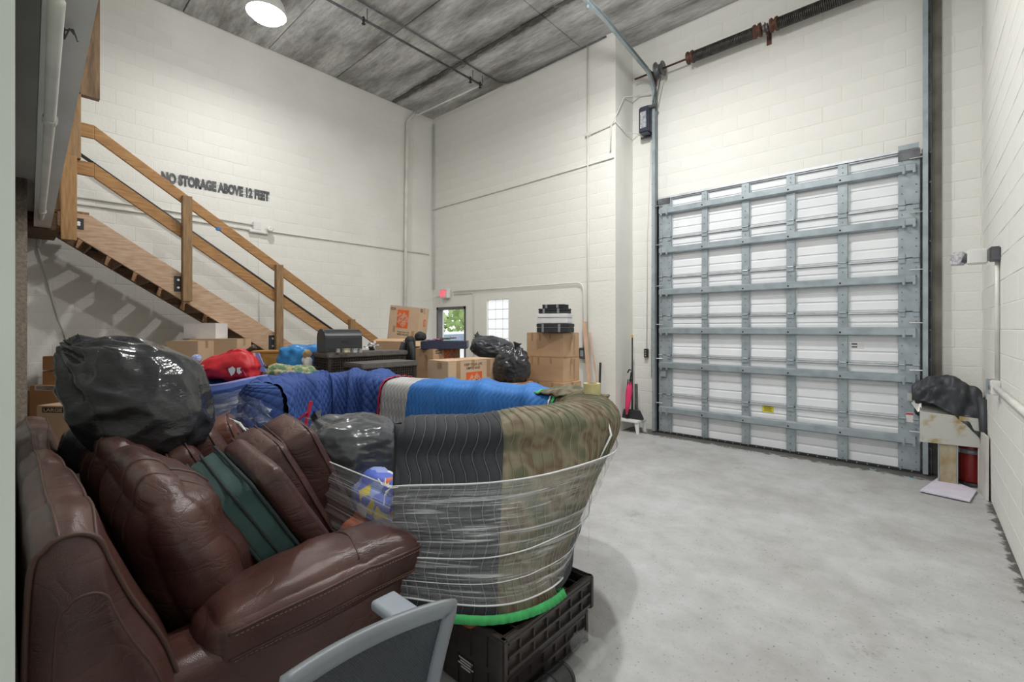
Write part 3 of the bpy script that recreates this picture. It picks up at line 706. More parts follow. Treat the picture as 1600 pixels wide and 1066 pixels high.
# stencilled lettering
ws_ = MB(); rnd = random.Random(5)
vs, fs = textmesh('NO STORAGE ABOVE 12 FEET', 1.0, .07)
x0 = min(v.x for v in vs); x1 = max(v.x for v in vs); y0 = min(v.y for v in vs); y1 = max(v.y for v in vs)
ta = at(252, 276, X=XL+.008); tb = at(421, 307.5, X=XL+.008); L = (tb-ta)
ws_.add([ta + L*((v.x-x0)/(x1-x0)) + Vector((0, 0, ((v.y-y0)/(y1-y0)-.5)*.165)) for v in vs], fs)
tag(ws_.build('stencilled_lettering', SPRAY), 'black words NO STORAGE ABOVE 12 FEET sprayed on the left wall', 'lettering')
# overspray strip
osp = bpy.data.materials.new('overspray'); osp.use_nodes = True; n = osp.node_tree.nodes; l = osp.node_tree.links
p_ = n['Principled BSDF']; p_.inputs['Base Color'].default_value = (.22, .23, .25, 1); p_.inputs['Roughness'].default_value = .7
tc = n.new('ShaderNodeTexCoord'); sp = n.new('ShaderNodeSeparateXYZ'); l.new(tc.outputs['UV'], sp.inputs[0])
def mth(op, a, b=None):
    q = n.new('ShaderNodeMath'); q.operation = op; q.use_clamp = True
    for i, z in enumerate((a, b)):
        if z is None: continue
        if isinstance(z, (int, float)): q.inputs[i].default_value = z
        else: l.new(z, q.inputs[i])
    return q.outputs[0]
nz_ = n.new('ShaderNodeTexNoise'); nz_.inputs['Scale'].default_value = 9; nz_.inputs['Detail'].default_value = 3; l.new(tc.outputs['UV'], nz_.inputs['Vector'])
mv = n.new('ShaderNodeMapRange'); mv.inputs[1].default_value = .4; mv.inputs[2].default_value = .62; l.new(nz_.outputs['Fac'], mv.inputs[0])
ed = mth('MULTIPLY', mth('MULTIPLY', sp.outputs[1], 4), mth('MULTIPLY', mth('SUBTRACT', 1, sp.outputs[1]), 4))
l.new(mth('MULTIPLY', mth('MULTIPLY', ed, mv.outputs[0]), .42), p_.inputs['Alpha'])
mb = MB().grid(lambda u, v: ta + L*(u*1.0) + Vector((-.002, 0, (v-.5)*.19)), 20, 4)
tag(mb.build('overspray', osp), 'hazy grey overspray around the stencilled words on the left wall', 'paint mark')

# ceiling pipes
zp = 6.13
pipe('sprinkler_line', 'black sprinkler pipe hanging under the ceiling with three drop heads', [(-6.02, -.4, zp), (-6.02, 3, zp), (-6.02, 5.9, zp)], .018, DSTEEL, 'pipe', 10)
spr = bpy.data.objects[-1] if False else [o for o in COL.objects if o.name == 'sprinkler_line'][0]
for px, py in ((568, 30), (735, 125), (750, 131)):
    y = at(px, py, X=-6.02).y
    MB().lathe((-6.02, y, zp), [(.004, -.07), (.03, -.066), (.03, -.06), (.012, -.05), (.02, -.02), (.026, 0), (.02, .03), (.01, .04)], 10).build('sprinkler_head', RUBBER, spr)
    MB().cyl((-6.02, y+.06, zp), (-6.02, y+.06, CEIL-.03), .006, 6).build('hanger_rod', DSTEEL, spr)
pipe('ceiling_conduit', 'thin dark conduit fixed along the ceiling beside the sprinkler pipe', [(-5.93, -.4, CEIL-.055), (-5.93, 6.1, CEIL-.055), (-5.93, 6.25, CEIL-.06), (-5.8, 6.36, CEIL-.07), (-5.5, 6.38, CEIL-.075), (-3.7, 6.38, CEIL-.075)], .012, DSTEEL)
pipe('sprinkler_branch', 'pale sprinkler branch pipe along the ceiling to the standpipe in the back corner', [(-6.02, 5.88, zp), (-7.9, 5.87, zp+.04), (XL+.12, 5.86, zp+.10)], .016, PIPEW, 'pipe')
# conduits near the door operator
p1 = at(1017, 148, Y=6.97); p2 = at(978, 150, X=XC+.02); p3 = at(958, 190, X=XC+.02)
pipe('flexible_conduit', 'pale flexible conduit looping from the return wall to the top of the door motor', [p1, at(1000, 150, Y=6.97), at(975, 152, X=XC+.02), at(965, 175, X=XC+.02), at(955, 195, Y=YB-.04), at(954, 235, Y=YB-.04)], .012)
pipe('cable', 'drooping pale cable from the back wall junction box to the door motor', [(-4.0, yb, 4.80), at(955, 196, Y=YB-.02), at(962, 190, X=XC+.02), at(978, 208, X=XC+.02), at(998, 209, Y=6.97), (mp_.x, 6.97, mp_.z-.2)], .008)
# ---------------------------------------------------------------- right wall fittings
xr = XR-.02
b1 = at(1558, 397, X=xr); b2 = at(1566, 612, X=xr)
eb = thing('wall_lamp_box', 'dark weathered socket box with white twin lamp heads high on the right wall', 'emergency light', (XR, b1.y, b1.z-.1))
MB().box((XR-.035, b1.y, b1.z), (.07, .12, .12), ch=.01).build('box', DSTEEL, eb)
MB().box((XR-.13, b1.y+.10, b1.z+.0), (.13, .10, .13), ch=.01).build('lamp_housing', WHITE, eb)
MB().box((XR-.25, b1.y+.16, b1.z+.0), (.10, .07, .12), ch=.01).build('lamp_head', mat('mottled_white', (.7, .7, .7), (.3, .28, .33), rough=.5, vs=40), eb)
MB().lathe((XR-.19, b1.y+.10, b1.z-.01), [(.005, -.05), (.035, -.045), (.04, .03), (.005, .035)], 12, M=Matrix.Rotation(R(-70), 3, 'Y')).build('knob', DSTEEL, eb)
a, c, b = (XR-.02, b1.y, b1.z-.06), (XR-.02, b1.y, b2.z), (XR-.02, b1.y, b2.z)
pipe('conduit', 'vertical white conduit on the right wall below the lamp box', [(XR-.02, b1.y, b1.z-.06), (XR-.02, b1.y, 1.8), (XR-.02, b1.y, b2.z+.06)], .014)
sb = thing('socket_box', 'white socket box with galvanised cover on the right wall beside the cloth covered stand', 'electrical box', (XR, b1.y, b2.z-.06))
MB().box((XR-.03, b1.y-.01, b2.z), (.06, .12, .12), ch=.008).build('box', WHITE, sb)
MB().box((XR-.05, b1.y+.07, b2.z), (.06, .03, .13), ch=.004).build('cover', GALV, sb)
MB().cyl((XR-.065, b1.y-.0, b2.z), (XR-.07, b1.y-.0, b2.z), .02, 10).build('socket_face', DSTEEL, sb)
pipe('conduit', 'thick white conduit running forward along the right wall from the socket box', [(XR-.03, b1.y-.06, b2.z), (XR-.03, 4.4, b2.z-.01), (XR-.03, -1.0, b2.z-.03)], .022, PIPEW, k=10)

# ---------------------------------------------------------------- ceiling lamps
labels = ['glowing high bay lamp at the top of the picture near the left wall', 'high bay lamp over the middle of the storage room', 'unseen high bay lamp added as fill above the open floor near the camera']
for (lx, ly, lz, pw), lab in zip(LAMPS, labels):
    t = thing('high_bay_lamp', lab, 'lamp', (lx, ly, lz-.16), group='high bay lamps')
    MB().lathe((lx, ly, lz), [(.235, -.06), (.24, -.03), (.20, .10), (.12, .22), (.07, .26), (.07, .38), (.01, .39)], 28).build('shade', mat('frosted_acrylic_shade', (.85, .85, .83), rough=.3), t, smooth=True)
    mb = MB().lathe((lx, ly, lz), [(.003, -.155), (.10, -.145), (.18, -.11), (.225, -.06), (.228, -.03), (.10, .0)], 28)
    mb.build('lens', LENS, t, smooth=True)
    MB().cyl((lx, ly, lz+.38), (lx, ly, CEIL-.02), .012, 8).build('stem', DSTEEL, t)
for o in list(COL.objects):
    if o.type == 'LIGHT': o.location.z = o.location.z-.10

# ---------------------------------------------------------------- staircase
SM = .68
YT = .674; ZT = 2.936
XN, XF = -7.10, -7.86
st = thing('staircase', 'timber staircase with two board railing rising along the left wall', 'staircase', (-7.5, 4.9, 0))
def zs(y, off=0): return ZT - SM*(y-YT) + off
def stringer(x0, x1, m):
    yend = YT + (ZT)/SM; yb_ = YT + (ZT-.345)/SM
    pts = [(x0, .40, zs(.674)), (x0, YT, ZT), (x0, yend, 0), (x0, yb_, 0), (x0, .45, zs(.45, -.345)), (x0, .40, zs(.45, -.30))]
    return MB().prism(pts, (x1-x0, 0, 0)).build('stringer', m, st, bevel=.004)
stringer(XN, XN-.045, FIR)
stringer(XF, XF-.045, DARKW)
RUN, RISE = .268, .182
k = 0
y = .80; z = zs(y)-.15
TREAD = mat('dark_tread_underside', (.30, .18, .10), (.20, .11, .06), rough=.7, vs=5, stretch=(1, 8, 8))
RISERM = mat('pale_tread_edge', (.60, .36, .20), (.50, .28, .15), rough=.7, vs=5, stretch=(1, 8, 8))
while z > .1:
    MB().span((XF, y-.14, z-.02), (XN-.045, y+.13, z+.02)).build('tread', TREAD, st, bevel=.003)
    for xx, sg in ((XF, 1), (XN-.045, -1)):
        br = MB().prism([(xx+sg*.002, y-.12, z-.02), (xx+sg*.002, y+.12, z-.02), (xx+sg*.002, y+.12, z-.055), (xx+sg*.002, y+.0, z-.085), (xx+sg*.002, y-.12, z-.055)], (sg*.006, 0, 0)).span((xx, y-.12, z-.026), (xx+sg*.05, y+.12, z-.02)).build('bracket', STEELB, st)
        bo = MB()
        for q in (-.075, .055): bo.cyl((xx+sg*.008, y+q, z-.045), (xx+sg*.016, y+q, z-.045), .017, 8)
        bo.build('bracket_bolts', BOLT, br)
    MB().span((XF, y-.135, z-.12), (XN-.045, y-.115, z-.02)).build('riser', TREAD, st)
    # cleat on the far stringer between brackets
    MB().prism([(XF+.004, y-.20, z-.05), (XF+.004, y-.165, z+.10), (XF+.004, y-.105, z+.08), (XF+.004, y-.14, z-.092)], (.03, 0, 0)).build('cleat', RISERM, st)
    y += RUN; z -= RUN*SM
# railing boards
def board(z_at_y7, y0, y1, th, x0, x1, m=LUMBER, nm='rail_board'):
    f = lambda y: z_at_y7 - SM*(y-.70)
    return MB().prism([(x0, y0, f(y0)), (x0, y1, f(y1)), (x0, y1, f(y1)-th), (x0, y0, f(y0)-th)], (x1-x0, 0, 0)).build(nm, m, st, bevel=.005)
board(3.985, .70, 5.02, .152, XN, XN-.04)
board(3.545, .70, 4.9, .165, XN, XN-.04)
MB().span((XN-.04, .50, 3.83), (XN, .70, 3.985)).build('rail_board', LUMBER, st, bevel=.005)
MB().span((XN-.04, .44, 3.39), (XN, .70, 3.55)).build('rail_board', LUMBER, st, bevel=.005)
for px, ytop, ybot, w in ((292, 308, 471, .105), (436, 415, 548, .10), (550, 500, 560, .09)):
    a = at(px, ytop, X=XN+.05); b = at(px, ybot, X=XN+.05)
    MB().span((XN+.002, a.y-w/2, b.z), (XN+.088, a.y+w/2, a.z+.01)).build('post', LUMBERV, st, bevel=.005)
for (x, y_, y2, m_) in ((272, 285, 0, 0), (420, 432, 0, 0), (115, 131, 0, 0)):
    zt = {272: (431, 456), 420: (524, 546), 115: (340, 359)}[x]
    a = at(x, zt[0], X=XN+.006); b = at(y_, zt[1], X=XN+.006)
    pl = MB().span((XN, a.y, b.z), (XN+.006, b.y, a.z)).build('connector_plate', STEELB, st)
    bo = MB(); cy = (a.y+b.y)/2
    for zz in (a.z-.05, b.z+.05): bo.cyl((XN+.006, cy, zz), (XN+.013, cy, zz), .015, 8)
    bo.build('plate_bolts', BOLT, pl)
# newel and landing timbers
MB().span((XN, .42, 2.62), (XN+.09, .55, 3.56)).build('post', LUMBERP, st, bevel=.005)
MB().span((XN-.05, .44, 3.55), (XN+.06, .585, 4.30)).build('post', LUMBERV, st, bevel=.005)
MB().span((XN-.09, .30, 2.95), (XN-.0, .42, 3.45)).build('landing_joist', LUMBERV, st, bevel=.005)
MB().span((XF-.1, .10, 2.72), (XN-.02, .42, 2.92)).build('landing_joist', DARKW, st, bevel=.005)
MB().span((XF-.1, .05, 2.93), (XN-.02, .66, 2.97)).build('landing_board', TREAD, st, bevel=.004)
gp = at(155, 158, X=XN)
tag(MB().span((XN-.03, .25, gp.z), (XN+.06, gp.y, CEIL-.08)).build('header_board', mat('old_dark_plank', (.24, .15, .08), (.12, .075, .045), rough=.75, vs=4, stretch=(8, 8, 1), bump=.2, bs=20)), 'dark weathered plank hanging above the top of the stair railing', 'plank')
# dark wall side handrail
hr = thing('handrail', 'black pipe handrail on the left wall beside the stairs', 'handrail', (-8.05, 2.3, 2.8))
ha = at(125, 241, X=-8.03); hb = at(522, 517, X=-8.03)
MB().tube([ha, ha.lerp(hb, .5), hb], .022, 10).build('pipe', PLASTB, hr, smooth=True)
for f in (.12, .45, .78):
    p = ha.lerp(hb, f); MB().tube([p, p+Vector((-.02, 0, -.06)), Vector((XL+.005, p.y, p.z-.07))], .01, 6).build('bracket', PLASTB, hr)
bt = at(341, 358, X=XN+.02); tag(MB().box(bt, (.04, .06, .05), ch=.012).build('tape_tab', mat('blue_tape', (.03, .22, .60), rough=.4)), 'small bright blue tape tab on the stair rail', 'tape')
pipe('cable', 'loose white cable hanging down the left wall under the stairs', [at(58, 385, X=XL+.03), at(75, 440, X=XL+.03), at(92, 500, X=XL+.03), at(110, 545, X=XL+.03), at(128, 560, X=XL+.03)], .011, PIPEW, 'cable')
# ---------------------------------------------------------------- leather sofa
sofa = thing('leather_sofa', 'large brown leather sofa with padded back and arm in the left foreground', 'sofa', (-3.0, .6, 0))
def v3(*a): return Vector(a)
# outer back shell: cross sections in (Y, z), swept along X with soft segments
def shell_profile(X):
    f = (X+1.72)/(-2.6)          # 0 near end, 1 far end
    top = 1.075 - .02*f + .012*math.sin(f*19)
    th = .13 + .02*math.sin(f*8)
    return [(.045, .06), (.035, .55), (.045, top-.10), (.075, top-.025), (.12, top), (.045+th, top-.02), (.075+th, top-.11), (.14+th, .80), (.215+th, .62), (.26+th, .42), (.26+th, .06)]
def shell(u, v):
    X = -1.74 - 2.62*u
    P = [Vector((0, y, z)) for y, z in shell_profile(X)]
    p = catmull(P, v)
    seg = abs(math.sin(u*PI*5.0+.4))         # five upholstered segments
    puff = (seg**.35-.75)*.030
    w = noise.noise(Vector((X*5, v*9, 1)))*.010
    n = Vector((0, p.y-.16, p.z-.6)); n = n.normalized() if n.length else n
    p = p + n*(puff+w) if v > .2 else p
    p.x = X; return p
mb = MB().grid(shell, 90, 40); b = len(mb.v)
# near end panel, padded
ring = [shell(0, v/40) for v in range(41)]
cen = Vector((-1.74, .22, .5)); vs = []
for k in range(9):
    f = k/8
    for p in ring:
        q = p.lerp(cen, f**1.1); q.x = -1.74 + .055*math.sin(min(1, f*2.2)*PI/2); vs.append(q)
mb.add(vs, [(i*41+j, i*41+j+1, (i+1)*41+j+1, (i+1)*41+j) for i in range(8) for j in range(40)])
mb.smooth = True
bs_ = mb.build('back_shell', LEATH, sofa)
def seamline(fn, n=60, r=.0045, m=SEAM, par=None, nm='seam'):
    MB().tube([fn(i/n) for i in range(n+1)], r*1.3, 5).build(nm, m, par, smooth=True)
for v in (.36, .50): seamline(lambda t, v=v: shell(t, v)+Vector((0, .0, .001)), 100, .004, par=bs_)
seamline(lambda t: shell(0, .02+t*.93)+Vector((.006, 0, 0)), 60, .006, par=bs_)
seamline(lambda t: shell(0, .02+t*.93).lerp(cen, .28)+Vector((.044, 0, 0)), 60, .0045, par=bs_)
# plump back cushions, leaning
def plump(cx, w_, seed, top, name='back_cushion'):
    Mx = Matrix.Rotation(R(20), 3, 'X')
    def fn(o, w):
        # fatter belly low down, ruched top
        o.y += .06*math.exp(-((o.z+.07)/.22)**2)*(1 if w.y > 0 else .3)*(1-w.x**2*.65)
        o.y *= 1 - .30*max(0, w.z)
        cr = .5-abs(noise.noise(Vector((o.x*3+seed, o.z*11, o.y*3))))
        o.y += (cr*.022)*(1 if w.y > .2 else .3)
        for sx in (-.30, .30):
            o += Vector((0, -.014*math.exp(-((o.x-sx*w_)/.018)**2) * (1 if w.y > 0 else 0), 0))
        return o
    mb = rbox((w_/2, .145, .315), .15, 26, (.05, .06, .05), .010, 4.5, seed, Mx, (cx, .475, top), fn)
    from mathutils.bvhtree import BVHTree
    bv = BVHTree.FromPolygons(mb.v, mb.f)
    o = mb.build(name, LEATH, sofa)
    for sx in (.10, .30):
        pts = []; c0 = Vector((cx+sx*w_, .475, top))
        for i in range(61):
            an = R(-60+190*i/60); d_ = Mx @ Vector((0, math.cos(an), math.sin(an)))
            h_ = bv.ray_cast(c0+d_*1.0, -d_)
            if h_[0] is not None: pts.append(h_[0]+d_*.001)
        if len(pts) > 4: MB().tube(pts, .007, 6).build('seam', SEAM, o, smooth=True)
    for sx in ():
        pts = []
        for i in range(41):
            a = -1.1+2.4*i/40
            y, z = math.cos(a)*.245+.0, math.sin(a)*.335
            y += .05*math.exp(-((z+.07)/.22)**2)-.045
            pts.append(Mx @ Vector((sx*w_/2*(1-.18*abs(math.sin(a))**3), y, z)) + Vector((cx, .505, top)))
        #MB().tube(pts, .004, 5).build('seam', SEAM, o, smooth=True)
    return o
plump(-2.42, .94, 1, .765); plump(-3.42, .98, 5, .76)
# seat base, seat deck, near arm and its pad, far arm
MB().box((-2.98, .66, .20), (2.30, .94, .26), ch=.04).build('base', LEATH, sofa)
for cx in (-2.40, -3.44): rbox((.50, .37, .09), .07, 12, (0, 0, .02), .004, 5, cx, None, (cx, .74, .40)).build('seat_deck', LEATH, sofa)
def arm(x, sgn):
    o = rbox((.14, .47, .28), .07, 18, (.02, .02, .0), .008, 4, x, None, (x+.02, .76, .31)).build('arm', LEATH, sofa)
    def fn(q, w):
        t = (q.y+.47)/.94
        q.x *= .84 + .30*math.sin(min(1, t)*PI*.8)
        q.z += .035*math.sin(t*PI*.9) - .02
        q.z += .010*(.5-abs(noise.noise(Vector((q.x*4, q.y*13, x)))))*(1 if w.z > 0 else 0)
        q.z -= .012*math.exp(-((q.y-.12)/.012)**2)*(1 if w.z > 0 else 0)
        return q
    pmb = rbox((.155, .415, .085), .055, 28, (.012, .03, .055), .006, 5, x+3, Matrix.Rotation(R(1.5), 3, 'X'), (x+.03, .875, .60), fn)
    from mathutils.bvhtree import BVHTree
    bv = BVHTree.FromPolygons(pmb.v, pmb.f); p = pmb.build('arm_pad', LEATH, sofa)
    def side(y, dz):
        t = (y+.40)/.80; z = .60+dz+.03*math.sin(min(1, max(0, t))*PI*.9)-.01+y*.026
        h_ = bv.ray_cast(Vector((x+sgn*1, .875+y, z)), Vector((-sgn, 0, 0)))
        return h_[0]+Vector((sgn*.001, 0, 0)) if h_[0] is not None else None
    for dz, rr in ((.045, .0058), (-.045, .0045)):
        pts = [q for q in (side(-.38+.77*i/60, dz) for i in range(61)) if q is not None]
        MB().tube(pts, rr, 6).build('seam', SEAM, p, smooth=True)
    st_ = MB()
    for i in range(50):
        for dz in (-.057, .033):
            a_, b_ = side(-.36+.74*i/50, dz), side(-.351+.74*i/50, dz)
            if a_ is not None and b_ is not None: st_.tube([a_, b_], .0020, 4)
    cr2 = []
    for i in range(25):
        h_ = bv.ray_cast(Vector((x+.03-.15+.30*i/24, .875+.10+.02*math.sin(i/6), 1.2)), Vector((0, 0, -1)))
        if h_[0] is not None: cr2.append(h_[0])
    MB().tube(cr2, .004, 5).build('seam', SEAM, p, smooth=True)
    so = st_.build('stitching', STITCH, p); so['kind'] = 'stuff'
arm(-1.87, 1); arm(-4.20, -1)
for x in (-1.8, -4.15):
    for y in (.25, 1.05): MB().cyl((x, y, 0), (x, y, .075), .03, 10).build('foot', PLASTB, sofa)

# loose cushions leaning on the seat
def box_cushion(c, size, lean, rz, label, m=LEATH, lining=None, seed=1, piping=True):
    """size = (width X, thickness Y, height Z), lean = tilt about X"""
    t = thing('loose_cushion', label, 'cushion', (c[0], c[1], c[2]-size[2]/2), group=None)
    Mx = Matrix.Rotation(R(rz), 3, 'Z') @ Matrix.Rotation(R(lean), 3, 'X')
    hx, hy, hz = [q/2 for q in size]
    if lining:
        # leather wraps the front half, fabric lining the rear half
        rbox((hx, hy*.42, hz), .035, 16, (.012, .01, .012), .006, 5, seed, Mx, Vector(c)+Mx @ Vector((0, hy*.62, -.01))).build('leather_face', m, t)
        l = rbox((hx*1.0, hy*.60, hz*1.0), .03, 16, (.008, .012, .012), .005, 6, seed+2, Mx, Vector(c)+Mx @ Vector((0, -hy*.40, 0))).build('fabric_lining', lining, t)
        for yy in (-hy*.9, -hy*.4, hy*.12):
            loop = [(-hx, yy, -hz), (-hx, yy, hz), (hx, yy, hz), (hx, yy, -hz)]
            pts = [Vector(c)+Mx @ (Vector((q[0]*1.02, q[1], q[2]))) for q in loop]; pp = [pts[1].lerp(pts[2], i/12) for i in range(13)]+[pts[2].lerp(pts[3], i/12) for i in range(1, 13)]
            MB().tube([q+Mx @ Vector((0, 0, .012)) for q in pp], .0075, 6).build('piping', DGREENF, l, smooth=True)
    else:
        o = rbox((hx, hy, hz), .045, 18, (.015, .022, .02), .007, 4, seed, Mx, c).build('cover', m, t)
        for yy in (hy*.72, -hy*.72):
            r_ = .05; loop = []
            for (sx, sz, a0) in ((1, -1, -90), (1, 1, 0), (-1, 1, 90), (-1, -1, 180)):
                for k in range(5):
                    a = R(a0+k*22.5); loop.append((sx*(hx-r_)+r_*math.cos(a), yy, sz*(hz-r_)+r_*math.sin(a)))
            loop.append(loop[0]); pts = []
            for q in loop:
                q = Vector(q); g = Vector((q.x/hx, 0, q.z/hz)); q += Vector((math.copysign(.012, q.x)*(1-min(1, abs(g.z))**2), 0, math.copysign(.014, q.z)*(1-min(1, abs(g.x))**2)))
                pts.append(Vector(c)+Mx @ q)
            MB().tube(pts, .0048, 5).build('piping', SEAM, o, smooth=True)
    return t
box_cushion((-2.36, .83, .765), (.70, .27, .56), 31, -6, 'leather seat cushion with dark green fabric lining leaning against the sofa back', LEATH, GREENF, 3)
box_cushion((-2.66, 1.03, .77), (.62, .18, .58), 27, -8, 'brown leather cushion leaning between the green lined cushion and the outermost one', seed=6)
box_cushion((-2.75, 1.22, .78), (.62, .19, .62), 24, -10, 'outermost brown leather cushion, tallest and nearest the stretch film', seed=9)
box_cushion((-3.42, .90, .81), (.52, .17, .42), 26, -12, 'small brown leather cushion just in front of the big black bag', seed=12)
box_cushion((-3.22, .74, .81), (.60, .13, .38), 26, -8, 'low brown leather cushion tucked under the big black bag', seed=15)
box_cushion((-3.72, 1.10, .78), (.50, .16, .42), 20, -16, 'reddish leather cushion farthest along the sofa beside the clear plastic', LEATHR, seed=18)
gq = at(407, 700, d=2.95)
box_cushion((gq.x, gq.y+.05, .74), (.42, .14, .44), 22, -10, 'cushion with green fabric back behind the outermost brown cushion', LEATH, GREENF, 21)

# ---------------------------------------------------------------- plastic bags
def bag(name, label, c, half, seed, m, neck=None, wr=.05, sag=.25, knot=True, n=5, folds=9, group=None, rz=0, tilt=0, fine=1, lean=0):
    t = thing(name, label, 'bag', (c[0], c[1], c[2]-half[2]), group=group)
    bm = bmesh.new(); bmesh.ops.create_icosphere(bm, subdivisions=n, radius=1)
    nd = Vector(neck or (0, 0, 1)).normalized(); c = Vector(c); vs = []
    Mz = Matrix.Rotation(R(rz), 3, 'Z') @ Matrix.Rotation(R(tilt), 3, 'Y')
    e1 = nd.orthogonal().normalized(); e2 = nd.cross(e1)
    for v in bm.verts:
        d = v.co.normalized(); k = d.dot(nd)
        ang = math.atan2(d.dot(e2), d.dot(e1))
        r = 1.0
        r += .10*noise.noise(d*1.6+Vector((seed, 0, 0)))
        # large folds fading out away from the neck
        fo = math.sin(ang*folds + 3*noise.noise(d*2+Vector((0, seed, 0))))
        r += wr*.75*fo*max(0, k)**1.2
        kf = 3.1 if fine > .5 else 1.9
        rd = .5-abs(noise.noise(Vector((d.x*kf, d.y*kf, d.z*kf*1.7))+Vector((seed*2, 1, 4))))
        rd2 = .5-abs(noise.noise(Vector((d.x*7, d.y*7, d.z*9))+Vector((seed*2, 5, 4))))
        r += wr*(rd*1.3 + rd2*.5*fine)
        r += .16*max(0, (k-.90)/.10)**1.5
        sq = 1/max(abs(d.x)**3+abs(d.y)**3+abs(d.z)**3, .2)**(1/3)*.5+.5
        p = Mz @ Vector((d.x*half[0], d.y*half[1], d.z*half[2]))*r*sq
        p += Vector((_c, _s, 0))*(-lean*p.z)
        if p.z < -half[2]*(1-sag): p.z = -half[2]*(1-sag) + (p.z+half[2]*(1-sag))*.15
        vs.append(c+p)
    mb = MB().add(vs, [tuple(q.index for q in f.verts) for f in bm.faces]); bm.free(); mb.smooth = True
    mb.build('plastic', m, t)
    if knot:
        top = c + Mz @ Vector((nd.x*half[0], nd.y*half[1], nd.z*half[2]))*1.12
        nv = (Mz @ nd)
        kb = MB()
        for k in range(5):
            a = k*1.3+seed; q = (e1*math.cos(a)+e2*math.sin(a))
            kb.add([top-q*.01-nv*.05, top+q*.035+nv*.05, top+q*.06+nv*.085, top+q.cross(nv)*.03+nv*.075, top+q.cross(nv)*.012-nv*.04], [(0, 1, 2, 3, 4)])
        kb.build('gathered_neck', m, t)
    return t
bag('trash_bag', 'very large shiny black trash bag lying on the leather sofa', at(221, 626, d=2.62), (.32, .29, .35), 2.3, BAGS, (-.62, -.45, .62), .085, .22, True, 6, 9, rz=40, tilt=10, fine=.1, lean=.30)
# low dark lump of bag between shell and cushion
bag('trash_bag', 'small black bag end wedged between sofa back and cushion under the big bag', at(138, 700, d=2.62), (.10, .12, .14), 7.7, BAG, None, .05, .1, False, 4)
bag('trash_bag', 'smooth greyish black bag on the seat of the blanket wrapped sofa', at(553, 712, d=3.02), (.33, .30, .26), 4.1, BAGG, (-.6, -.3, .8), .035, .2, True, 6, 8, rz=5, tilt=-6)

# ---------------------------------------------------------------- wrapped sofa under moving blankets
topP = [(-4.02, 1.28), (-4.34, 1.70), (-4.42, 2.15), (-4.10, 2.50), (-3.45, 2.58), (-2.85, 2.66), (-2.2, 2.76), (-1.75, 2.80), (-1.50, 2.64), (-1.37, 2.34), (-1.42, 1.96), (-1.60, 1.63), (-1.97, 1.34)]
botP = [(-3.95, 1.25), (-4.30, 1.70), (-4.34, 2.15), (-4.05, 2.45), (-3.45, 2.55), (-2.85, 2.62), (-2.2, 2.55), (-1.70, 2.45), (-1.52, 2.12), (-1.38, 1.88), (-1.34, 1.66), (-1.44, 1.44), (-1.80, 1.22)]
TP = [Vector((x, y, 0)) for x, y in topP]; BP_ = [Vector((x, y, 0)) for x, y in botP]
def pathT(t): return catmull(TP, t)
def pathB(t): return catmull(BP_, t)
def pn(f, t):
    a = f(max(0, t-.01)); b = f(min(1, t+.01)); d = (b-a).normalized(); return Vector((-d.y, d.x, 0))   # left normal = outward for this turn
CEN = Vector((-2.8, 1.6, 0))
TH = .30
def topz(t): return 1.185 - .03*math.sin(t*PI)*0 + .010*math.sin(t*31) - .035*max(0, (t-.8)/.2)
def wrap_surface(t, v):
    """v: 0 bottom outside, .45 outer shoulder, .5 crown, .6 inner shoulder, 1 inner low"""
    T = pathT(t); B = pathB(t); nT = pn(pathT, t)
    if (T-CEN).dot(nT) < 0: nT = -nT
    z1 = topz(t); z0 = .385
    I = T - nT*TH
    pts = [Vector((B.x, B.y, z0))+nT*.075, Vector((B.x, B.y, .50))+nT*.03, (B.lerp(T, .45)+Vector((0, 0, .78)))+nT*.045, T+Vector((0, 0, z1-.16))+nT*.025, T+Vector((0, 0, z1-.05)),
           T-nT*.09+Vector((0, 0, z1)), I+nT*.07+Vector((0, 0, z1-.01)), I+Vector((0, 0, z1-.08)), I-nT*.02+Vector((0, 0, .82)), I-nT*.05+Vector((0, 0, .52))]
    return catmull(pts, v)
def wrap_n0(t, v):
    e = .004; p = wrap_surface(t, v)
    a = wrap_surface(min(1, t+e), v)-wrap_surface(max(0, t-e), v); b = wrap_surface(t, min(1, v+e))-wrap_surface(t, max(0, v-e))
    n = a.cross(b)
    if n.length < 1e-9: return p, Vector((0, 0, 1))
    n.normalize(); c = wrap_surface(t, .55); c.z = .75; mid = (pathT(t)-pn(pathT, t)*0); 
    ctr = wrap_surface(t, .2).lerp(wrap_surface(t, .9), .5)
    if n.dot(p-ctr) < 0: n = -n
    return p, n
NT_, NV_ = 420, 210
_tab = [[wrap_n0(i/NT_, j/NV_) for j in range(NV_+1)] for i in range(NT_+1)]
def wrap_n(t, v):
    x = max(0, min(.99999, t))*NT_; y = max(0, min(.99999, v))*NV_; i = int(x); j = int(y); fx = x-i; fy = y-j
    a, b, c, d = _tab[i][j], _tab[i+1][j], _tab[i][j+1], _tab[i+1][j+1]
    p = (a[0]*(1-fx)+b[0]*fx)*(1-fy)+(c[0]*(1-fx)+d[0]*fx)*fy
    n = (a[1]*(1-fx)+b[1]*fx)*(1-fy)+(c[1]*(1-fx)+d[1]*fx)*fy
    return p, n.normalized()
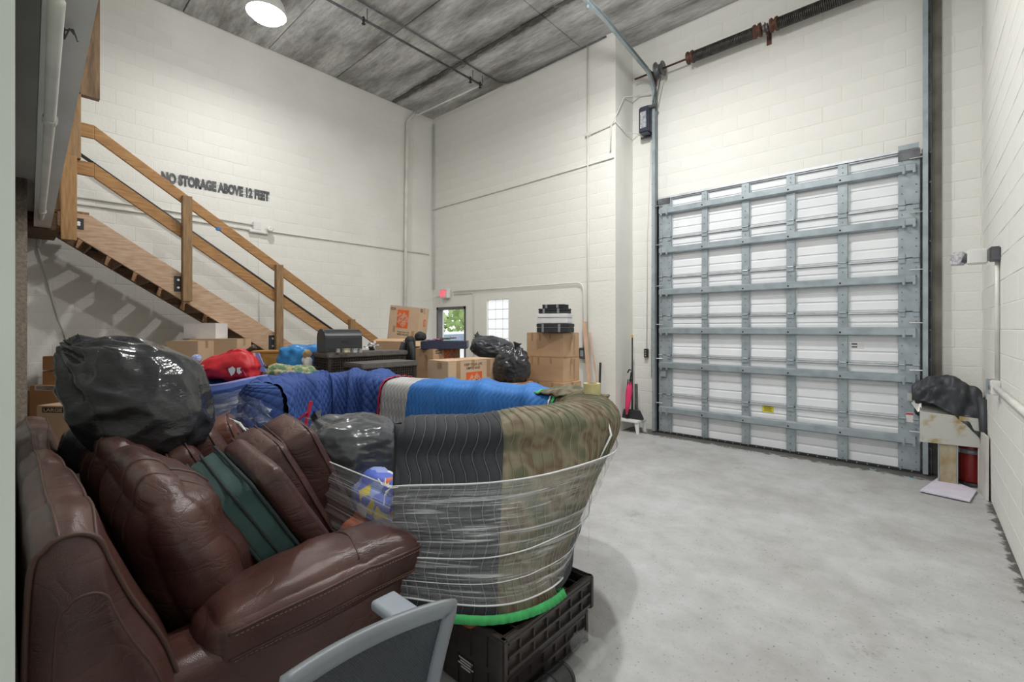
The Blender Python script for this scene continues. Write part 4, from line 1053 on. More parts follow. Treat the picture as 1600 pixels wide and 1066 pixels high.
# arc length table
NL = 400; AL = [0]
for i in range(NL): AL.append(AL[-1]+(pathT((i+1)/NL)-pathT(i/NL)).length)
def s_of(t): x = t*NL; i = min(int(x), NL-1); return AL[i]+(AL[i+1]-AL[i])*(x-i)
VL = [0]
for i in range(200): VL.append(VL[-1]+(wrap_surface(.3, (i+1)/200)-wrap_surface(.3, i/200)).length)
def l_of(v): x = v*200; i = min(int(x), 199); return VL[i]+(VL[i+1]-VL[i])*(x-i)
def quilt(kind, s, l):
    if kind == 'diamond':
        a = abs(math.sin((s+l)*PI/.085)); b = abs(math.sin((s-l)*PI/.085)); return .012*min(1, (a*b)**.4*1.15)
    if kind == 'wave':      # zig-zag lines running up the blanket
        q = s + .016*math.sin(l*2*PI/.24)
        return .0055*abs(math.sin(q*PI/.055))**.6
    if kind == 'hwave':
        q = s + .010*math.sin(l*2*PI/.11) + .25*l
        return .007*abs(math.sin(q*PI/.042))**.6
    return 0
def blanket_part(name, parent, m, t0, t1, v0, v1, kind, nu, nv, off=.012, folds=0, seed=0, slant=0):
    def fn(a, b):
        v = v0+(v1-v0)*b; t = t0+(t1-t0)*a + slant*(v-.55)*(a if t0 == 0 else 1)
        p, n = wrap_n(max(0, min(1, t)), v); s, l = s_of(max(0, min(1, t))), l_of(v)
        q = off + quilt(kind, s, l)
        q += folds*(math.sin(s*15+2.2*noise.noise(Vector((s*2, l*2, seed))))*.5+.5)**4*(.3+v)
        q += .014*noise.noise(Vector((s*3.2, l*3.2, seed+3)))
        return p+n*q
    return MB().grid(fn, nu, nv).build(name, m, parent)
ws0 = thing('wrapped_sofa', 'sofa bundled in moving blankets and stretch film in the middle of the room', 'sofa', (-2.9, 2.0, 0))
MB().grid(lambda a, b: (lambda pn_: pn_[0]-pn_[1]*.01)(wrap_n(a, .02+.96*b)), 70, 26).build('back_and_arms', mat('dark_upholstery', (.05, .05, .06), rough=.8), ws0)
rbox((1.05, .52, .20), .08, 10, (0, 0, .02), 0, 4, 1, None, (-2.85, 1.92, .46)).build('seat', MATS['dark_upholstery'], ws0)
for x, y in ((-3.9, 1.5), (-3.9, 2.3), (-2.2, 2.4), (-2.2, 1.6)):
    MB().cyl((x, y, 0), (x, y, .40), .03, 10).build('leg', PLASTB, ws0)

def tx(px):   # path parameter whose inner top edge projects at picture column px
    best = 0; bd = 1e9
    for i in range(50, 401):
        p = wrap_surface(i/400, .6); d = -_s*p.x+_c*p.y; la = _c*p.x+_s*p.y; x = 800+711*la/d
        if i/400 < .72 and abs(x-px) < bd: bd = abs(x-px); best = i/400
    return best
tA, tB, tC = tx(628), tx(668), tx(872)
b1_ = thing('moving_blanket', 'navy diamond quilted moving blanket with red binding over the far end of the wrapped sofa', 'blanket', (-4.0, 2.2, .5))
b1_['label'] = 'navy diamond quilted moving blanket with red binding draped over the wrapped sofa'
o = blanket_part('quilted_cloth', b1_, NAVY, 0.0, tA, .12, .99, 'diamond', 420, 240, .014, .035, 1, -.03)
# visible quilting thread
def thread(parent, m, t0, t1, v0, v1, off, kind, slant=0):
    mb = MB(); seen = 0
    S0, S1 = s_of(t0), s_of(t1)
    inv = lambda s: next((i/NL for i in range(NL+1) if AL[i] >= s), 1)
    if kind == 'wave':
        s = S0+.02
        while s < S1-.02:
            pts = []
            for k in range(61):
                v = v0+(v1-v0)*k/60; l = l_of(v)
                ss = s - .016*math.sin(l*2*PI/.24)
                ss = max(S0, min(S1, ss)); x = ss/AL[-1]
                lo, hi = 0, NL
                while hi-lo > 1:
                    md = (lo+hi)//2
                    if AL[md] > ss: hi = md
                    else: lo = md
                t = (lo+(ss-AL[lo])/max(1e-6, AL[hi]-AL[lo]))/NL
                p, n = wrap_n(t, v); pts.append(p+n*(off+.004+.014*noise.noise(Vector((ss*3.2, l*3.2, 7+3)))))
            mb.tube(pts, .0016, 4); s += .055
    o = mb.build('quilt_thread', m, parent, smooth=True); o['kind'] = 'stuff'
def edge_band(name, parent, m, t0, t1, v0, v1, w, off, n=60, slant=0, seed=0):
    """flat binding tape between two surface points with width w"""
    def fn(a, b):
        v = v0+(v1-v0)*a; t = t0+(t1-t0)*a + slant*(v-.55); t = max(0, min(1, t))
        p, nn = wrap_n(t, v); s, l = s_of(t), l_of(v)
        d = (wrap_surface(min(1, t+.004), v)-wrap_surface(max(0, t-.004), v)).normalized()
        if abs(t1-t0) > .15: d = (wrap_surface(t, min(1, v+.01))-wrap_surface(t, max(0, v-.01))).normalized()
        q = off + .004*math.sin(a*n*1.7) + .014*noise.noise(Vector((s*3.2, l*3.2, seed+3)))
        return p+nn*q+d*(b-.5)*w
    return MB().grid(fn, n, 2).build(name, m, parent, solid=.004)
edge_band('red_binding', b1_, REDT, tA, tA, .30, .99, .022, .030, 60, -.03, 1)
# folded corner with red straps on the far arm
def sp(px, py, d): return at(px, py, d=d)
cr_ = MB(); 
for pts in ([(487, 627, 3.50), (480, 655, 3.46), (473, 692, 3.42)], [(480, 645, 3.46), (462, 660, 3.44), (443, 672, 3.42)]):
    q = [sp(*p) for p in pts]
    for i in range(2):
        a, b = q[i], q[i+1]; w = Vector((.008, .008, .0)); n_ = Vector((.006, -.010, 0))
        cr_.add([a-w, a+w, b+w, b-w, a-w+n_, a+w+n_, b+w+n_, b-w+n_], [(0, 1, 2, 3), (4, 7, 6, 5), (0, 4, 5, 1), (1, 5, 6, 2), (2, 6, 7, 3), (3, 7, 4, 0)])
cr_.build('red_strap', REDT, b1_)['kind'] = 'stuff'
b2_ = thing('moving_blanket', 'silver grey and bright blue moving blanket in the middle of the wrapped sofa', 'blanket', (-3.0, 2.4, .5))
blanket_part('grey_cloth', b2_, SILVER, tA+.0, tB, .12, .985, 'hwave', 80, 260, .010, 0, 5, -.03)
blanket_part('blue_cloth', b2_, BLUE, tB, tC+.02, .12, .985, 'hwave', 200, 260, .010, .030, 5, -.03)
b3_ = thing('moving_blanket', 'camouflage and black quilted moving blanket with green hem over the near arm', 'blanket', (-1.5, 2.0, .4))
tD = .905
blanket_part('camouflage_cloth', b3_, CAMO, tC+.015, tD, .0, .985, 'wave', 230, 150, .016, .0, 7)
blanket_part('black_cloth', b3_, BLACKQ, tD, 1.0, .0, .985, 'wave', 110, 150, .018, .0, 7)
thread(b3_, mat('tan_quilt_thread', (.30, .25, .15), rough=.8), tC+.02, tD, .02, .98, .020, 'wave')
thread(b3_, THREADG, tD, .995, .02, .98, .020, 'wave')
edge_band('green_hem', b3_, GREENT, .70, .995, .010, .010, .036, .050, 120, 0, 7)
edge_band('green_hem', b3_, GREENT, tC+.012, tC+.012, .42, .9, .02, .030, 60, 0, 7)
edge_band('white_hem', b3_, WHITE, tC+.004, tC+.004, .42, .9, .012, .026, 60, 0, 7)
# the near end cap of the arm
def cap(a, b):
    # from outer to inner line at t = 1
    v0 = .0+.50*b; p = wrap_surface(1, .03+.50*b); q = wrap_surface(1, 1-.45*b*1.0)
    r = p.lerp(q, a); bulge = Vector((-.5, -.86, 0))*.07*math.sin(a*PI)*(1-.3*b)
    return r+bulge+Vector((0, 0, quilt('hwave', 0, 0)))
MB().grid(cap, 24, 40).build('arm_end_cloth', BLACKQ, b3_)
def cap0(a, b):
    p, n1_ = wrap_n(0, .13+.42*b); q, n2_ = wrap_n(0, .985-.43*b); p = p+n1_*.02; q = q+n2_*.02
    s, l = a*.32, b*.8
    return p.lerp(q, a)+Vector((.45, -.89, 0))*(.09*math.sin(a*PI)*(1-.3*b)+quilt('diamond', s, l))
MB().grid(cap0, 60, 120).build('arm_end_cloth', NAVY, b1_)
# rumpled spare blanket at the corner
bq = at(885, 630, d=3.15)
def rump(a, b):
    p = Vector((bq.x-.20+.46*a, bq.y-.10+.24*b, 1.185+.05*math.sin(a*PI)*math.sin(b*PI)))
    p.z += .02*noise.noise(Vector((a*6, b*5, 2)))+.01*noise.noise(Vector((a*14, b*9, 4))); return p
cb = thing('moving_blanket', 'crumpled camouflage blanket corner with green edge at the back of the wrapped sofa', 'blanket', (bq.x, bq.y, 1.19))
MB().grid(rump, 50, 30).build('cloth', CAMO, cb, solid=.01)
MB().tube([rump(0, i/10) for i in range(11)], .013, 6).build('green_edge', GREENT, cb, smooth=True)
# tape roll
tp = at(925, 627, d=2.98)
tr = thing('tape_roll', 'fat roll of yellowish clear tape standing on the blanket corner', 'tape', (tp.x, tp.y, 1.20))
MB().lathe((tp.x, tp.y, 1.205), [(.036, 0), (.055, 0), (.056, .075), (.036, .075), (.036, 0)], 28).build('tape', TAPEY, tr, smooth=False)
MB().lathe((tp.x, tp.y, 1.203), [(.032, 0), (.036, 0), (.036, .078), (.032, .078), (.032, 0)], 28).build('core', CARD, tr)

# ---------------------------------------------------------------- stretch film
def fz(t):     # upper film edge height along the wrap
    return .90 + .055*math.sin((t-.6)*5) + .01*math.sin(t*60)
film = thing('stretch_film', 'clear stretch film wound round the blanket wrapped sofa', 'plastic wrap', (-2.8, 1.3, .35))
def film_arm(a, b):
    t = .58 + .42*a
    zt = .86 + .13*(1-a)
    zb = .44
    # walk v so that heights run from zb to zt on the outer face
    z = zb+(zt-zb)*b
    lo, hi = 0, .46
    for _ in range(14):
        md = (lo+hi)/2
        if wrap_surface(t, md).z < z: lo = md
        else: hi = md
    p, n = wrap_n(t, lo)
    p.z = z
    edge = min(b, 1-b)*8; k_ = min(1, edge)
    return p + n*(.050+k_*(.010*noise.noise(Vector((a*7, b*16, 1)))+.006*noise.noise(Vector((a*15, b*50, 4)))))
MB().grid(film_arm, 130, 60).build('film_sheet', FILM, film)
f0 = [film_arm(1, b/20) for b in range(21)]
def film_gap(a, b):
    p = f0[min(20, int(b*20+.5))]; q = Vector((-4.06, 1.20, .45+.45*b))
    r = p.lerp(q, a); r += Vector((0, .01*math.sin(b*37), -.05*math.sin(a*PI)*(1-b)*.3)); return r
MB().grid(film_gap, 60, 20).build('film_sheet', filmmat('stretch_film_taut', .50, (1.2, 60, 1)), film)
MB().tube([film_arm(i/60, 1) for i in range(61)] + [film_gap(i/30, 1) for i in range(1, 31)], .0045, 6).build('rolled_edge', FILMR, film, smooth=True)
MB().tube([film_arm(i/60, 0) for i in range(61)] + [film_gap(i/30, 0) for i in range(1, 31)], .004, 6).build('rolled_edge', FILMR, film, smooth=True)
for bb_, r in ((.42, .003), (.20, .002)):
    MB().tube([film_arm(i/60, bb_+.05*math.sin(i*.07)) + Vector((.004, -.004, 0)) for i in range(61)], r, 5).build('film_strand', FILMR, film, smooth=True)
kn = film_gap(.0, 1)
mb = MB()
for k in range(9):
    a = Vector((random.uniform(-.05, .05), random.uniform(-.04, .02), random.uniform(-.10, .04)))
    mb.tube([kn, kn+a*.5+Vector((0, -.02, 0)), kn+a*1.2], .003, 5)
mb.build('film_knot', FILMR, film)['kind'] = 'stuff'
e = film_arm(.16, 1)
MB().tube([at(948, 650, d=2.66), at(955, 680, d=2.6), at(938, 715, d=2.5)], [.003, .007, .003], 6).build('film_twist', FILMR, film, smooth=True)
MB().tube([at(922, 760, d=2.35), at(921, 800, d=2.34), at(919, 870, d=2.33)], .003, 5).build('film_tail', FILMC, film, smooth=True)
# clear plastic hanging at the far end with a twisted tail
lp = thing('clear_plastic_sheet', 'loose clear plastic with a white twisted tail beside the navy blanket', 'plastic wrap', at(380, 700, d=3.3))
def loose(a, b):
    p = at(330+95*a+10*b, 640+85*b-22*math.sin(a*PI), d=3.45-.25*a); return p+Vector((.02, -.03, 0))*noise.noise(Vector((a*6, b*6, 0)))*2
MB().grid(loose, 30, 24).build('sheet', FILMC, lp)
MB().tube([at(352, 652, d=3.3), at(374, 662, d=3.28), at(384, 674, d=3.26), at(386, 690, d=3.25)], [.006, .012, .008, .014], 6).build('twisted_tail', FILMR, lp, smooth=True)
# patterned cloth seen through the film
pc = at(565, 800, d=2.55)
pl_ = thing('patterned_cloth', 'blue, yellow and orange patterned cloth bundle showing through the stretch film', 'cloth', (pc.x, pc.y+.1, .4))
cm = bpy.data.materials.new('patterned_cloth'); cm.use_nodes = True; n = cm.node_tree.nodes; l = cm.node_tree.links
vr = n.new('ShaderNodeTexVoronoi'); vr.inputs['Scale'].default_value = 13; tc = n.new('ShaderNodeTexCoord'); l.new(tc.outputs['Object'], vr.inputs['Vector'])
sx = n.new('ShaderNodeSeparateColor'); l.new(vr.outputs['Color'], sx.inputs[0]); cr = n.new('ShaderNodeValToRGB'); cr.color_ramp.interpolation = 'CONSTANT'
e = cr.color_ramp.elements; e[0].position = 0; e[0].color = (.10, .16, .60, 1); e[1].position = .35; e[1].color = (.30, .38, .72, 1)
for p_, c_ in ((.6, (.75, .75, .8, 1)), (.75, (.75, .60, .06, 1)), (.88, (.70, .20, .08, 1))):
    k = e.new(p_); k.color = c_
l.new(sx.outputs[0], cr.inputs[0]); l.new(cr.outputs[0], n['Principled BSDF'].inputs['Base Color'])
rbox((.24, .13, .16), .10, 16, (.02, .02, .03), .03, 6, 3, None, (pc.x+.02, pc.y+.16, .60)).build('cloth', cm, pl_)
rbox((.15, .10, .07), .06, 12, (.02, .02, .02), .02, 6, 5, None, (pc.x-.10, pc.y+.06, .50)).build('orange_cloth', mat('orange_cloth', (.55, .14, .05), rough=.8), pl_)
MB().box((pc.x, pc.y+.15, .22), (.5, .3, .43), ch=.01).build('box_beneath', CARD, pl_)

# ---------------------------------------------------------------- crates and duct under the wrapped sofa
def lattice_crate(c, size, label, dz0=0):
    t = thing('plastic_crate', label, 'crate', (c[0], c[1], c[2]))
    sx_, sy_, sz_ = size; x0, x1, y0, y1, z0, z1 = c[0]-sx_/2, c[0]+sx_/2, c[1]-sy_/2, c[1]+sy_/2, c[2], c[2]+sz_
    MB().span((x0+.01, y0+.01, z0), (x1-.01, y1-.01, z0+.012)).build('floor_panel', PLASTBR, t)
    for nm, a, b in (('end_wall', (x0, y0, z0), (x0+.008, y1, z1)), ('end_wall', (x1-.012, y0+.012, z0+.012), (x1-.004, y1-.012, z1-.012)), ('side_wall', (x0, y0+.004, z0), (x1, y0+.012, z1-.01)), ('side_wall', (x0, y1-.008, z0), (x1, y1, z1))):
        MB().span(a, b).build(nm, PLASTBR, t)
    rim = MB().span((x0, y0-.008, z1-.022), (x1+.01, y0+.012, z1)).span((x0, y1-.012, z1-.022), (x1+.01, y1+.008, z1)).span((x0-.008, y0, z1-.022), (x0+.012, y1, z1)).span((x1-.012, y0, z1-.022), (x1+.01, y1, z1))
    rim.build('rim', PLASTBR, t, bevel=.003)['kind'] = 'stuff'
    for y in (y0, y1): 
        MB().box((x1-.005, y, (z0+z1)/2), (.035, .035, sz_), ch=.008).build('corner_post', PLASTBR, t)
    for k in range(3):
        z = z0+.02+k*(sz_-.05)/2; MB().span((x1-.004, y0+.02, z), (x1+.012, y1-.02, z+.014)).build('rib', PLASTBR, t)
    for k in range(1, 7):
        y = y0+k*(y1-y0)/7; MB().span((x1-.004, y-.004, z0+.02), (x1+.009, y+.004, z1-.02)).build('rib', PLASTBR, t)
    for k in range(1, 9):
        x = x0+k*(x1-x0)/9; MB().span((x-.004, y0-.005, z0+.01), (x+.004, y0+.006, z1-.02)).build('rib', PLASTBR, t)
    n = 8
    for k in range(n+1):
        x = x0+.02+k*(x1-x0-.04)/n; MB().span((x-.003, y0, z1-.012), (x+.003, y1, z1-.004)).build('lid_rib', PLASTBR, t)
    for k in range(9):
        y = y0+.02+k*(y1-y0-.04)/8; MB().span((x0, y-.003, z1-.014), (x1, y+.003, z1-.005)).build('lid_rib', PLASTBR, t)
    return t
lattice_crate((-1.72, 1.70, .19), (.90, .66, .17), 'upper dark brown slatted plastic crate under the near arm of the wrapped sofa')
lc = lattice_crate((-1.72, 1.70, .012), (.86, .62, .175), 'lower dark brown plastic crate with small white print, resting on the floor')
mb = MB()
for k, w in enumerate((.09, .07, .10, .06)): mb.box((-1.52, 1.386, .145-k*.013), (w, .002, .005))
mb.build('printed_lines', PAPER, lc)['kind'] = 'stuff'
oc = at(735, 985, d=1.95)
tag(rbox((.22, .14, .022), .02, 10, (0, 0, .005), .006, 6, 2, None, (-1.62, 1.44, .388)).build('folded_cloth', mat('rust_red_cloth', (.20, .05, .025), rough=.9)), 'rust red folded cloth peeping out beneath the green blanket hem', 'cloth')
dA = Vector((-1.20, .90, .065)); dB = Vector((-1.20, 1.70, .065))
dd = (dB-dA).normalized()
dt = thing('duct_tube', 'black segmented plastic tube lying on the floor against the crates', 'tube', (dB.x, dB.y, 0))
pts = []; rs = []
L_ = .62
for k in range(32):
    s_ = k/31; pts.append(dB-dd*(L_*(1-s_))); rs.append(.061 if (k % 8) else .058)
for p in pts: p.z = .065
MB().tube(pts, rs, 28, cap=True).build('tube', PLASTB, dt, smooth=False)
for k in range(4):
    p = pts[-1]-dd*(.02+k*.09); MB().tube([p, p+dd*.006], .064, 28).build('ridge_band', RUBBER, dt)
wc = at(893, 985, Z=.12)
mb = MB(); rnd = random.Random(8)
wadded = rbox((.07, .05, .06), .04, 14, (.01, .01, .01), .03, 14, 4, None, (-1.185, 1.88, .10)); tag(wadded.build('plastic_scrap', FILMC), 'crumpled scrap of clear plastic caught in the end of the crate', 'plastic')

# ---------------------------------------------------------------- office chair
oc_ = thing('office_chair', 'grey task chair with mesh back and padded armrest at the bottom edge', 'chair', (-.75, .78, 0))
TR = at(704, 948, d=1.13); TL = at(440, 1078, d=.80)
U = (TR-TL).normalized(); Nf = Vector((-U.y, U.x, 0)).normalized()     # Nf points away from the viewer
dn = Vector((0, 0, -1))
Wd = (TR-TL).length
def back(a, b):
    w = 1-.20*b**1.5
    p = TL.lerp(TR, .5)+U*(a-.5)*Wd*w + dn*.52*b + Nf*(.07*math.sin(b*PI*.7) + .05*(4*(a-.5)**2-1)*-1*.6)
    return p
meshm = bpy.data.materials.new('chair_mesh'); meshm.use_nodes = True; n = meshm.node_tree.nodes; l = meshm.node_tree.links
p_ = n['Principled BSDF']; p_.inputs['Base Color'].default_value = (.035, .042, .05, 1); p_.inputs['Roughness'].default_value = .8
tc = n.new('ShaderNodeTexCoord'); ck = n.new('ShaderNodeTexChecker'); ck.inputs['Scale'].default_value = 150; l.new(tc.outputs['UV'], ck.inputs['Vector'])
mr = n.new('ShaderNodeMapRange'); mr.inputs[3].default_value = .80; mr.inputs[4].default_value = 1; l.new(ck.outputs['Fac'], mr.inputs[0]); l.new(mr.outputs[0], p_.inputs['Alpha'])
bn = n.new('ShaderNodeBump'); bn.inputs['Strength'].default_value = .6; l.new(ck.outputs['Fac'], bn.inputs['Height']); l.new(bn.outputs[0], p_.inputs['Normal'])
MB().grid(back, 30, 30).build('mesh_back', meshm, oc_, solid=.004)
loop = [back(i/20, 0) for i in range(21)] + [back(1, i/20) for i in range(1, 21)]
loop2 = [back(0, i/20) for i in range(21)]
def band(pts, w, th):
    mb = MB(); n_ = len(pts)
    for i, p in enumerate(pts):
        t = (pts[min(i+1, n_-1)]-pts[max(i-1, 0)]).normalized(); a = Nf; b = t.cross(a).normalized()
        for k in range(8):
            an = k/8*2*PI; cx_, cy_ = math.cos(an), math.sin(an)
            mb.v.append(p + b*w*math.copysign(abs(cx_)**.6, cx_) + a*th*math.copysign(abs(cy_)**.6, cy_))
    mb.f = [(i*8+j, i*8+(j+1) % 8, (i+1)*8+(j+1) % 8, (i+1)*8+j) for i in range(n_-1) for j in range(8)] + [tuple(range(8))[::-1], tuple((n_-1)*8+j for j in range(8))]
    mb.smooth = True; return mb
band(loop, .021, .013).build('back_frame', GREYPL, oc_)
band(loop2, .021, .013).build('back_frame', GREYPL, oc_)
band([back(i/20, 1) for i in range(21)], .02, .013).build('back_frame', GREYPL, oc_)
# armrest
A0 = at(604, 942, Z=.675); A1 = at(672, 992, Z=.675)
ad_ = (A1-A0); A0.z = A1.z = .675
mb = rbox((.050, (A1-A0).length/2+.03, .018), .016, 12, (0, 0, .004), 0, 4, 1, Matrix.Rotation(math.atan2(ad_.y, ad_.x)-PI/2, 3, 'Z'), (A0+A1)/2)
mb.build('armrest_pad', mat('grey_soft_pad', (.30, .34, .38), (.27, .30, .34), rough=.5), oc_)
mid_ = (A0+A1)/2
MB().tube([mid_+Vector((0, 0, -.015)), mid_+Vector((-.01, 0, -.10)), mid_+Vector((-.02, -.02, -.22)), mid_+Vector((-.10, -.06, -.26))], [.028, .022, .022, .02], 10).build('arm_post', PLASTB, oc_, smooth=True)
ctr_ = TL.lerp(TR, .5)+Nf*.28
rbox((.24, .23, .035), .03, 12, (0, 0, .012), 0, 4, 1, Matrix.Rotation(math.atan2(U.y, U.x), 3, 'Z'), (ctr_.x, ctr_.y, .44)).build('seat', BLACKC, oc_)
MB().cyl((ctr_.x, ctr_.y, .10), (ctr_.x, ctr_.y, .42), .028, 12).build('gas_column', DSTEEL, oc_)
sp_ = back(.5, .95)
MB().tube([sp_, sp_+Nf*.06+Vector((0, 0, -.05)), Vector((ctr_.x, ctr_.y, .39))], .022, 8).build('back_spine', PLASTB, oc_)
for k in range(5):
    a = k*2*PI/5+.3; e = Vector((ctr_.x+.29*math.cos(a), ctr_.y+.29*math.sin(a), .075))
    MB().tube([(ctr_.x, ctr_.y, .12), e], [.026, .016], 8).build('base_arm', PLASTB, oc_)
    MB().lathe((e.x, e.y, .028), [(.003, -.012), (.027, -.012), (.028, 0), (.027, .012), (.003, .012)], 12, M=Matrix.Rotation(R(90), 3, 'X')).build('castor', RUBBER, oc_)
# ---------------------------------------------------------------- cardboard boxes and the storage pile
def carton(label, c, size, rz=0, m=CARD, tape=True, prints=(), tilt=None, name='cardboard_box', cat='box', group=None, seam=True, tabs=()):
    """c = centre of the base, size (x, y, z); prints: (face, u, v, w, h, text, kind)"""
    t = bpy.data.objects.new(name, None); COL.objects.link(t); t.location = c
    rot = Matrix.Rotation(R(rz), 3, 'Z')
    if tilt: rot = rot @ Matrix.Rotation(R(tilt[0]), 3, 'X') @ Matrix.Rotation(R(tilt[1]), 3, 'Y')
    t.rotation_euler = rot.to_euler(); tag(t, label, cat, group)
    sx, sy, sz = size
    MB().box((0, 0, sz/2-.003), (sx, sy, sz-.006), ch=.004).build('body', m, t, local=True)
    for s_ in (-1, 1):
        MB().box((0, s_*sy/4, sz-.002), (sx-.004, sy/2-.005, .005), ch=.0015).build('top_flap', m, t, local=True)
    if tape: MB().box((0, 0, sz+.0012), (sx-.01, .05, .001)).box((sx/2+.0008, 0, sz-.045), (.001, .05, .09)).build('tape', CARDI, t, local=True)
    F = {'y': ((1, 0, 0), (0, 0, 1), lambda u, v: Vector((u*sx, -sy/2-.0015, sz*(.5+v)))), 'x': ((0, 1, 0), (0, 0, 1), lambda u, v: Vector((sx/2+.0015, u*sy, sz*(.5+v))))}
    for (f, u, v, w, h, txt, kind) in prints:
        ux, uz, fn = F[f]; o = fn(u, v); ux = Vector(ux); uz = Vector(uz); nn = Vector((0, -1, 0)) if f == 'y' else Vector((1, 0, 0))
        quad = lambda mb, a, b, d: mb.add([o-ux*a/2-uz*b/2+nn*d, o+ux*a/2-uz*b/2+nn*d, o+ux*a/2+uz*b/2+nn*d, o-ux*a/2+uz*b/2+nn*d], [(0, 1, 2, 3)])
        if kind == 'logo':
            g = quad(MB(), w, h, 0).build('orange_logo', ORANGE, t, local=True)
            mb = MB()
            for k, (word, ww) in enumerate((('THE', .45), ('HOME', 1.02), ('DEPOT', .95))):
                dirx = (ux*math.cos(R(48)) + uz*math.sin(R(48))); dz_ = (-ux*math.sin(R(48)) + uz*math.cos(R(48)))
                put_text(mb, word, w*ww*.95, h*(.14 if k == 0 else .24), o+dz_*((.30, .07, -.22)[k])*h + nn*.001, dirx, dz_, .03)
            mb.build('logo_lettering', CREAM if m is not CARD2 else CREAM, g, local=True)
        elif kind == 'band':
            g = quad(MB(), w, h, 0).build('print_band', INK, t, local=True)
            mb = MB(); put_text(mb, txt, w*.86, h*.62, o+nn*.001, ux, uz, .02); mb.build('band_lettering', CREAM, g, local=True)
        elif kind == 'patch':
            quad(MB(), w, h, 0).build('tape_patch', CARDI, t, local=True)
        elif kind == 'label':
            quad(MB(), w, h, 0).build('paper_label', PAPER, t, local=True)
        else:
            mb = MB(); put_text(mb, txt, w, h, o, ux, uz, .012); mb.build('lettering', INK, t, local=True)
    return t
def near_corner(px, ytop, d, sx, sy, h):
    """carton base centre from its near vertical edge (+X,-Y corner)"""
    p = at(px, ytop, d=d); return (p.x-sx/2, p.y+sy/2, p.z-h), p.z
hid = 0
LV = ['lowest', 'second lowest', 'third lowest', 'fourth lowest']
def under(c, w, d_, top, what, m=CARD):
    """plain cartons that carry what lies on the pile"""
    z = 0; n = max(1, round(top/.42)); h = top/n
    for k in range(n):
        carton('%s plain carton beneath the %s' % (LV[k], what), (c[0], c[1], z), (w, d_, h-.002), group='plain cartons under the pile', m=m, tape=False); z += h
# right-hand stack
sx, sy = .60, .36
c, ztop = near_corner(880, 520, 5.73, sx, sy, .33)
hs = [.315, .315, .315, .315]; H4 = ztop-sum(hs)
names = ['topmost carton of the right hand stack, under the black and white cases', 'second carton down in the right hand stack beside the leaning boards', 'third carton down in the right hand stack, partly behind the blankets', 'fourth carton down in the right hand stack', 'lowest carton in the right hand stack on the floor']
z = ztop; off = [0, -.0, .05, .03, .02]
for k, h in enumerate(hs+[H4]):
    z -= h
    pr = []
    if k < 3: pr = [('y', -.34+.05*k, .32, .03, .11, '', 'patch'), ('y', -.12, .33, .028, .10, '', 'patch'), ('y', .16+.04*k, .36, .028, .08, '', 'patch'), ('x', .18, 0, .035, .26, '', 'patch'), ('x', -.06, .05, .02, .20, '', 'patch')]
    carton(names[k], (c[0]+off[k]*.6, c[1]-.02*k, z), (sx+.02*k, sy+.02*k, h-.002), rz=(0, 1, -2, 3, 0)[k], prints=pr)
def case(name, label, px0, px1, ytop, ybot, d, depth, m, rz=0, cat='case'):
    a = at(px0, ybot, d=d); b = at(px1, ytop, d=d); w = (b-a).length
    ctr = (a+b)/2; h = b.z-a.z; wd = abs((at(px1, ybot, d=d)-a).length)
    t = thing(name, label, cat, (ctr.x, ctr.y, a.z), R(rz))
    MB().box((0, 0, h*.30), (wd, depth, h*.58), ch=.006).build('base', m, t, local=True)
    MB().box((0, 0, h*.80), (wd*1.01, depth*1.02, h*.38), ch=.006).build('lid', m, t, local=True)
    for q in (-.28, .28): MB().box((wd*q, -depth/2-.006, h*.55), (.025, .008, h*.8)).build('tape_strip', GREYW if m is not PAPER else PAPER, t, local=True)
    return t
zc = ztop+.001
def case3(name, label, x, y, z, w, dp, h, m, rz):
    t = thing(name, label, 'case', (x, y, z), R(rz))
    MB().box((0, 0, h*.29), (w, dp, h*.57), ch=.006).build('base', m, t, local=True)
    MB().box((0, 0, h*.79), (w*1.015, dp*1.02, h*.40), ch=.006).build('lid', m, t, local=True)
    if m is BLACKC:
        for q in (-.30, .22): MB().box((w*q, -dp/2-.006, h*.5), (.03, .005, h*.9)).build('tape_strip', mat('clear_tape_grey', (.25, .25, .26), rough=.25), t, local=True)
    return t
k1 = at(868, 522, d=5.85)
case3('storage_case', 'wide black case directly on the topmost right hand carton', k1.x, k1.y, zc, .42, .26, .115, BLACKC, 18)
case3('storage_case', 'white box between the black cases on the right hand stack', k1.x-.01, k1.y, zc+.116, .40, .25, .125, PAPER, 18)
case3('storage_case', 'small black case on top of the white box', k1.x-.01, k1.y+.0, zc+.242, .37, .22, .065, BLACKC, 18)
case3('storage_case', 'smallest black case, highest of the stack', k1.x-.0, k1.y+.0, zc+.308, .29, .20, .05, BLACKC, 16)
# big printed carton in front
bxs = (.36, .76)
c, zt = near_corner(700, 565, 5.0, bxs[0], bxs[1], .50)
carton('tan carton with large orange printed square, nearest the blue blanket', (c[0], c[1], zt-.52), (bxs[0], bxs[1], .52), prints=[('x', .02, -.03, .25, .27, '', 'logo'), ('x', .0, .40, .28, .030, 'KEEP YOUR LIFE', 'text'), ('x', .0, .32, .22, .030, 'SIMPLE AND', 'text'), ('x', -.30, .3, .06, .20, '', 'patch'), ('x', .33, .28, .06, .2, '', 'patch'), ('x', .36, -.3, .05, .08, '', 'patch'), ('y', .10, -.22, .14, .16, '', 'logo'), ('y', .1, .40, .08, .07, '', 'patch'), ('y', .1, .05, .2, .02, '', 'patch')], m=CARD2)
under((c[0], c[1]), .34, .70, zt-.521, 'large printed carton')
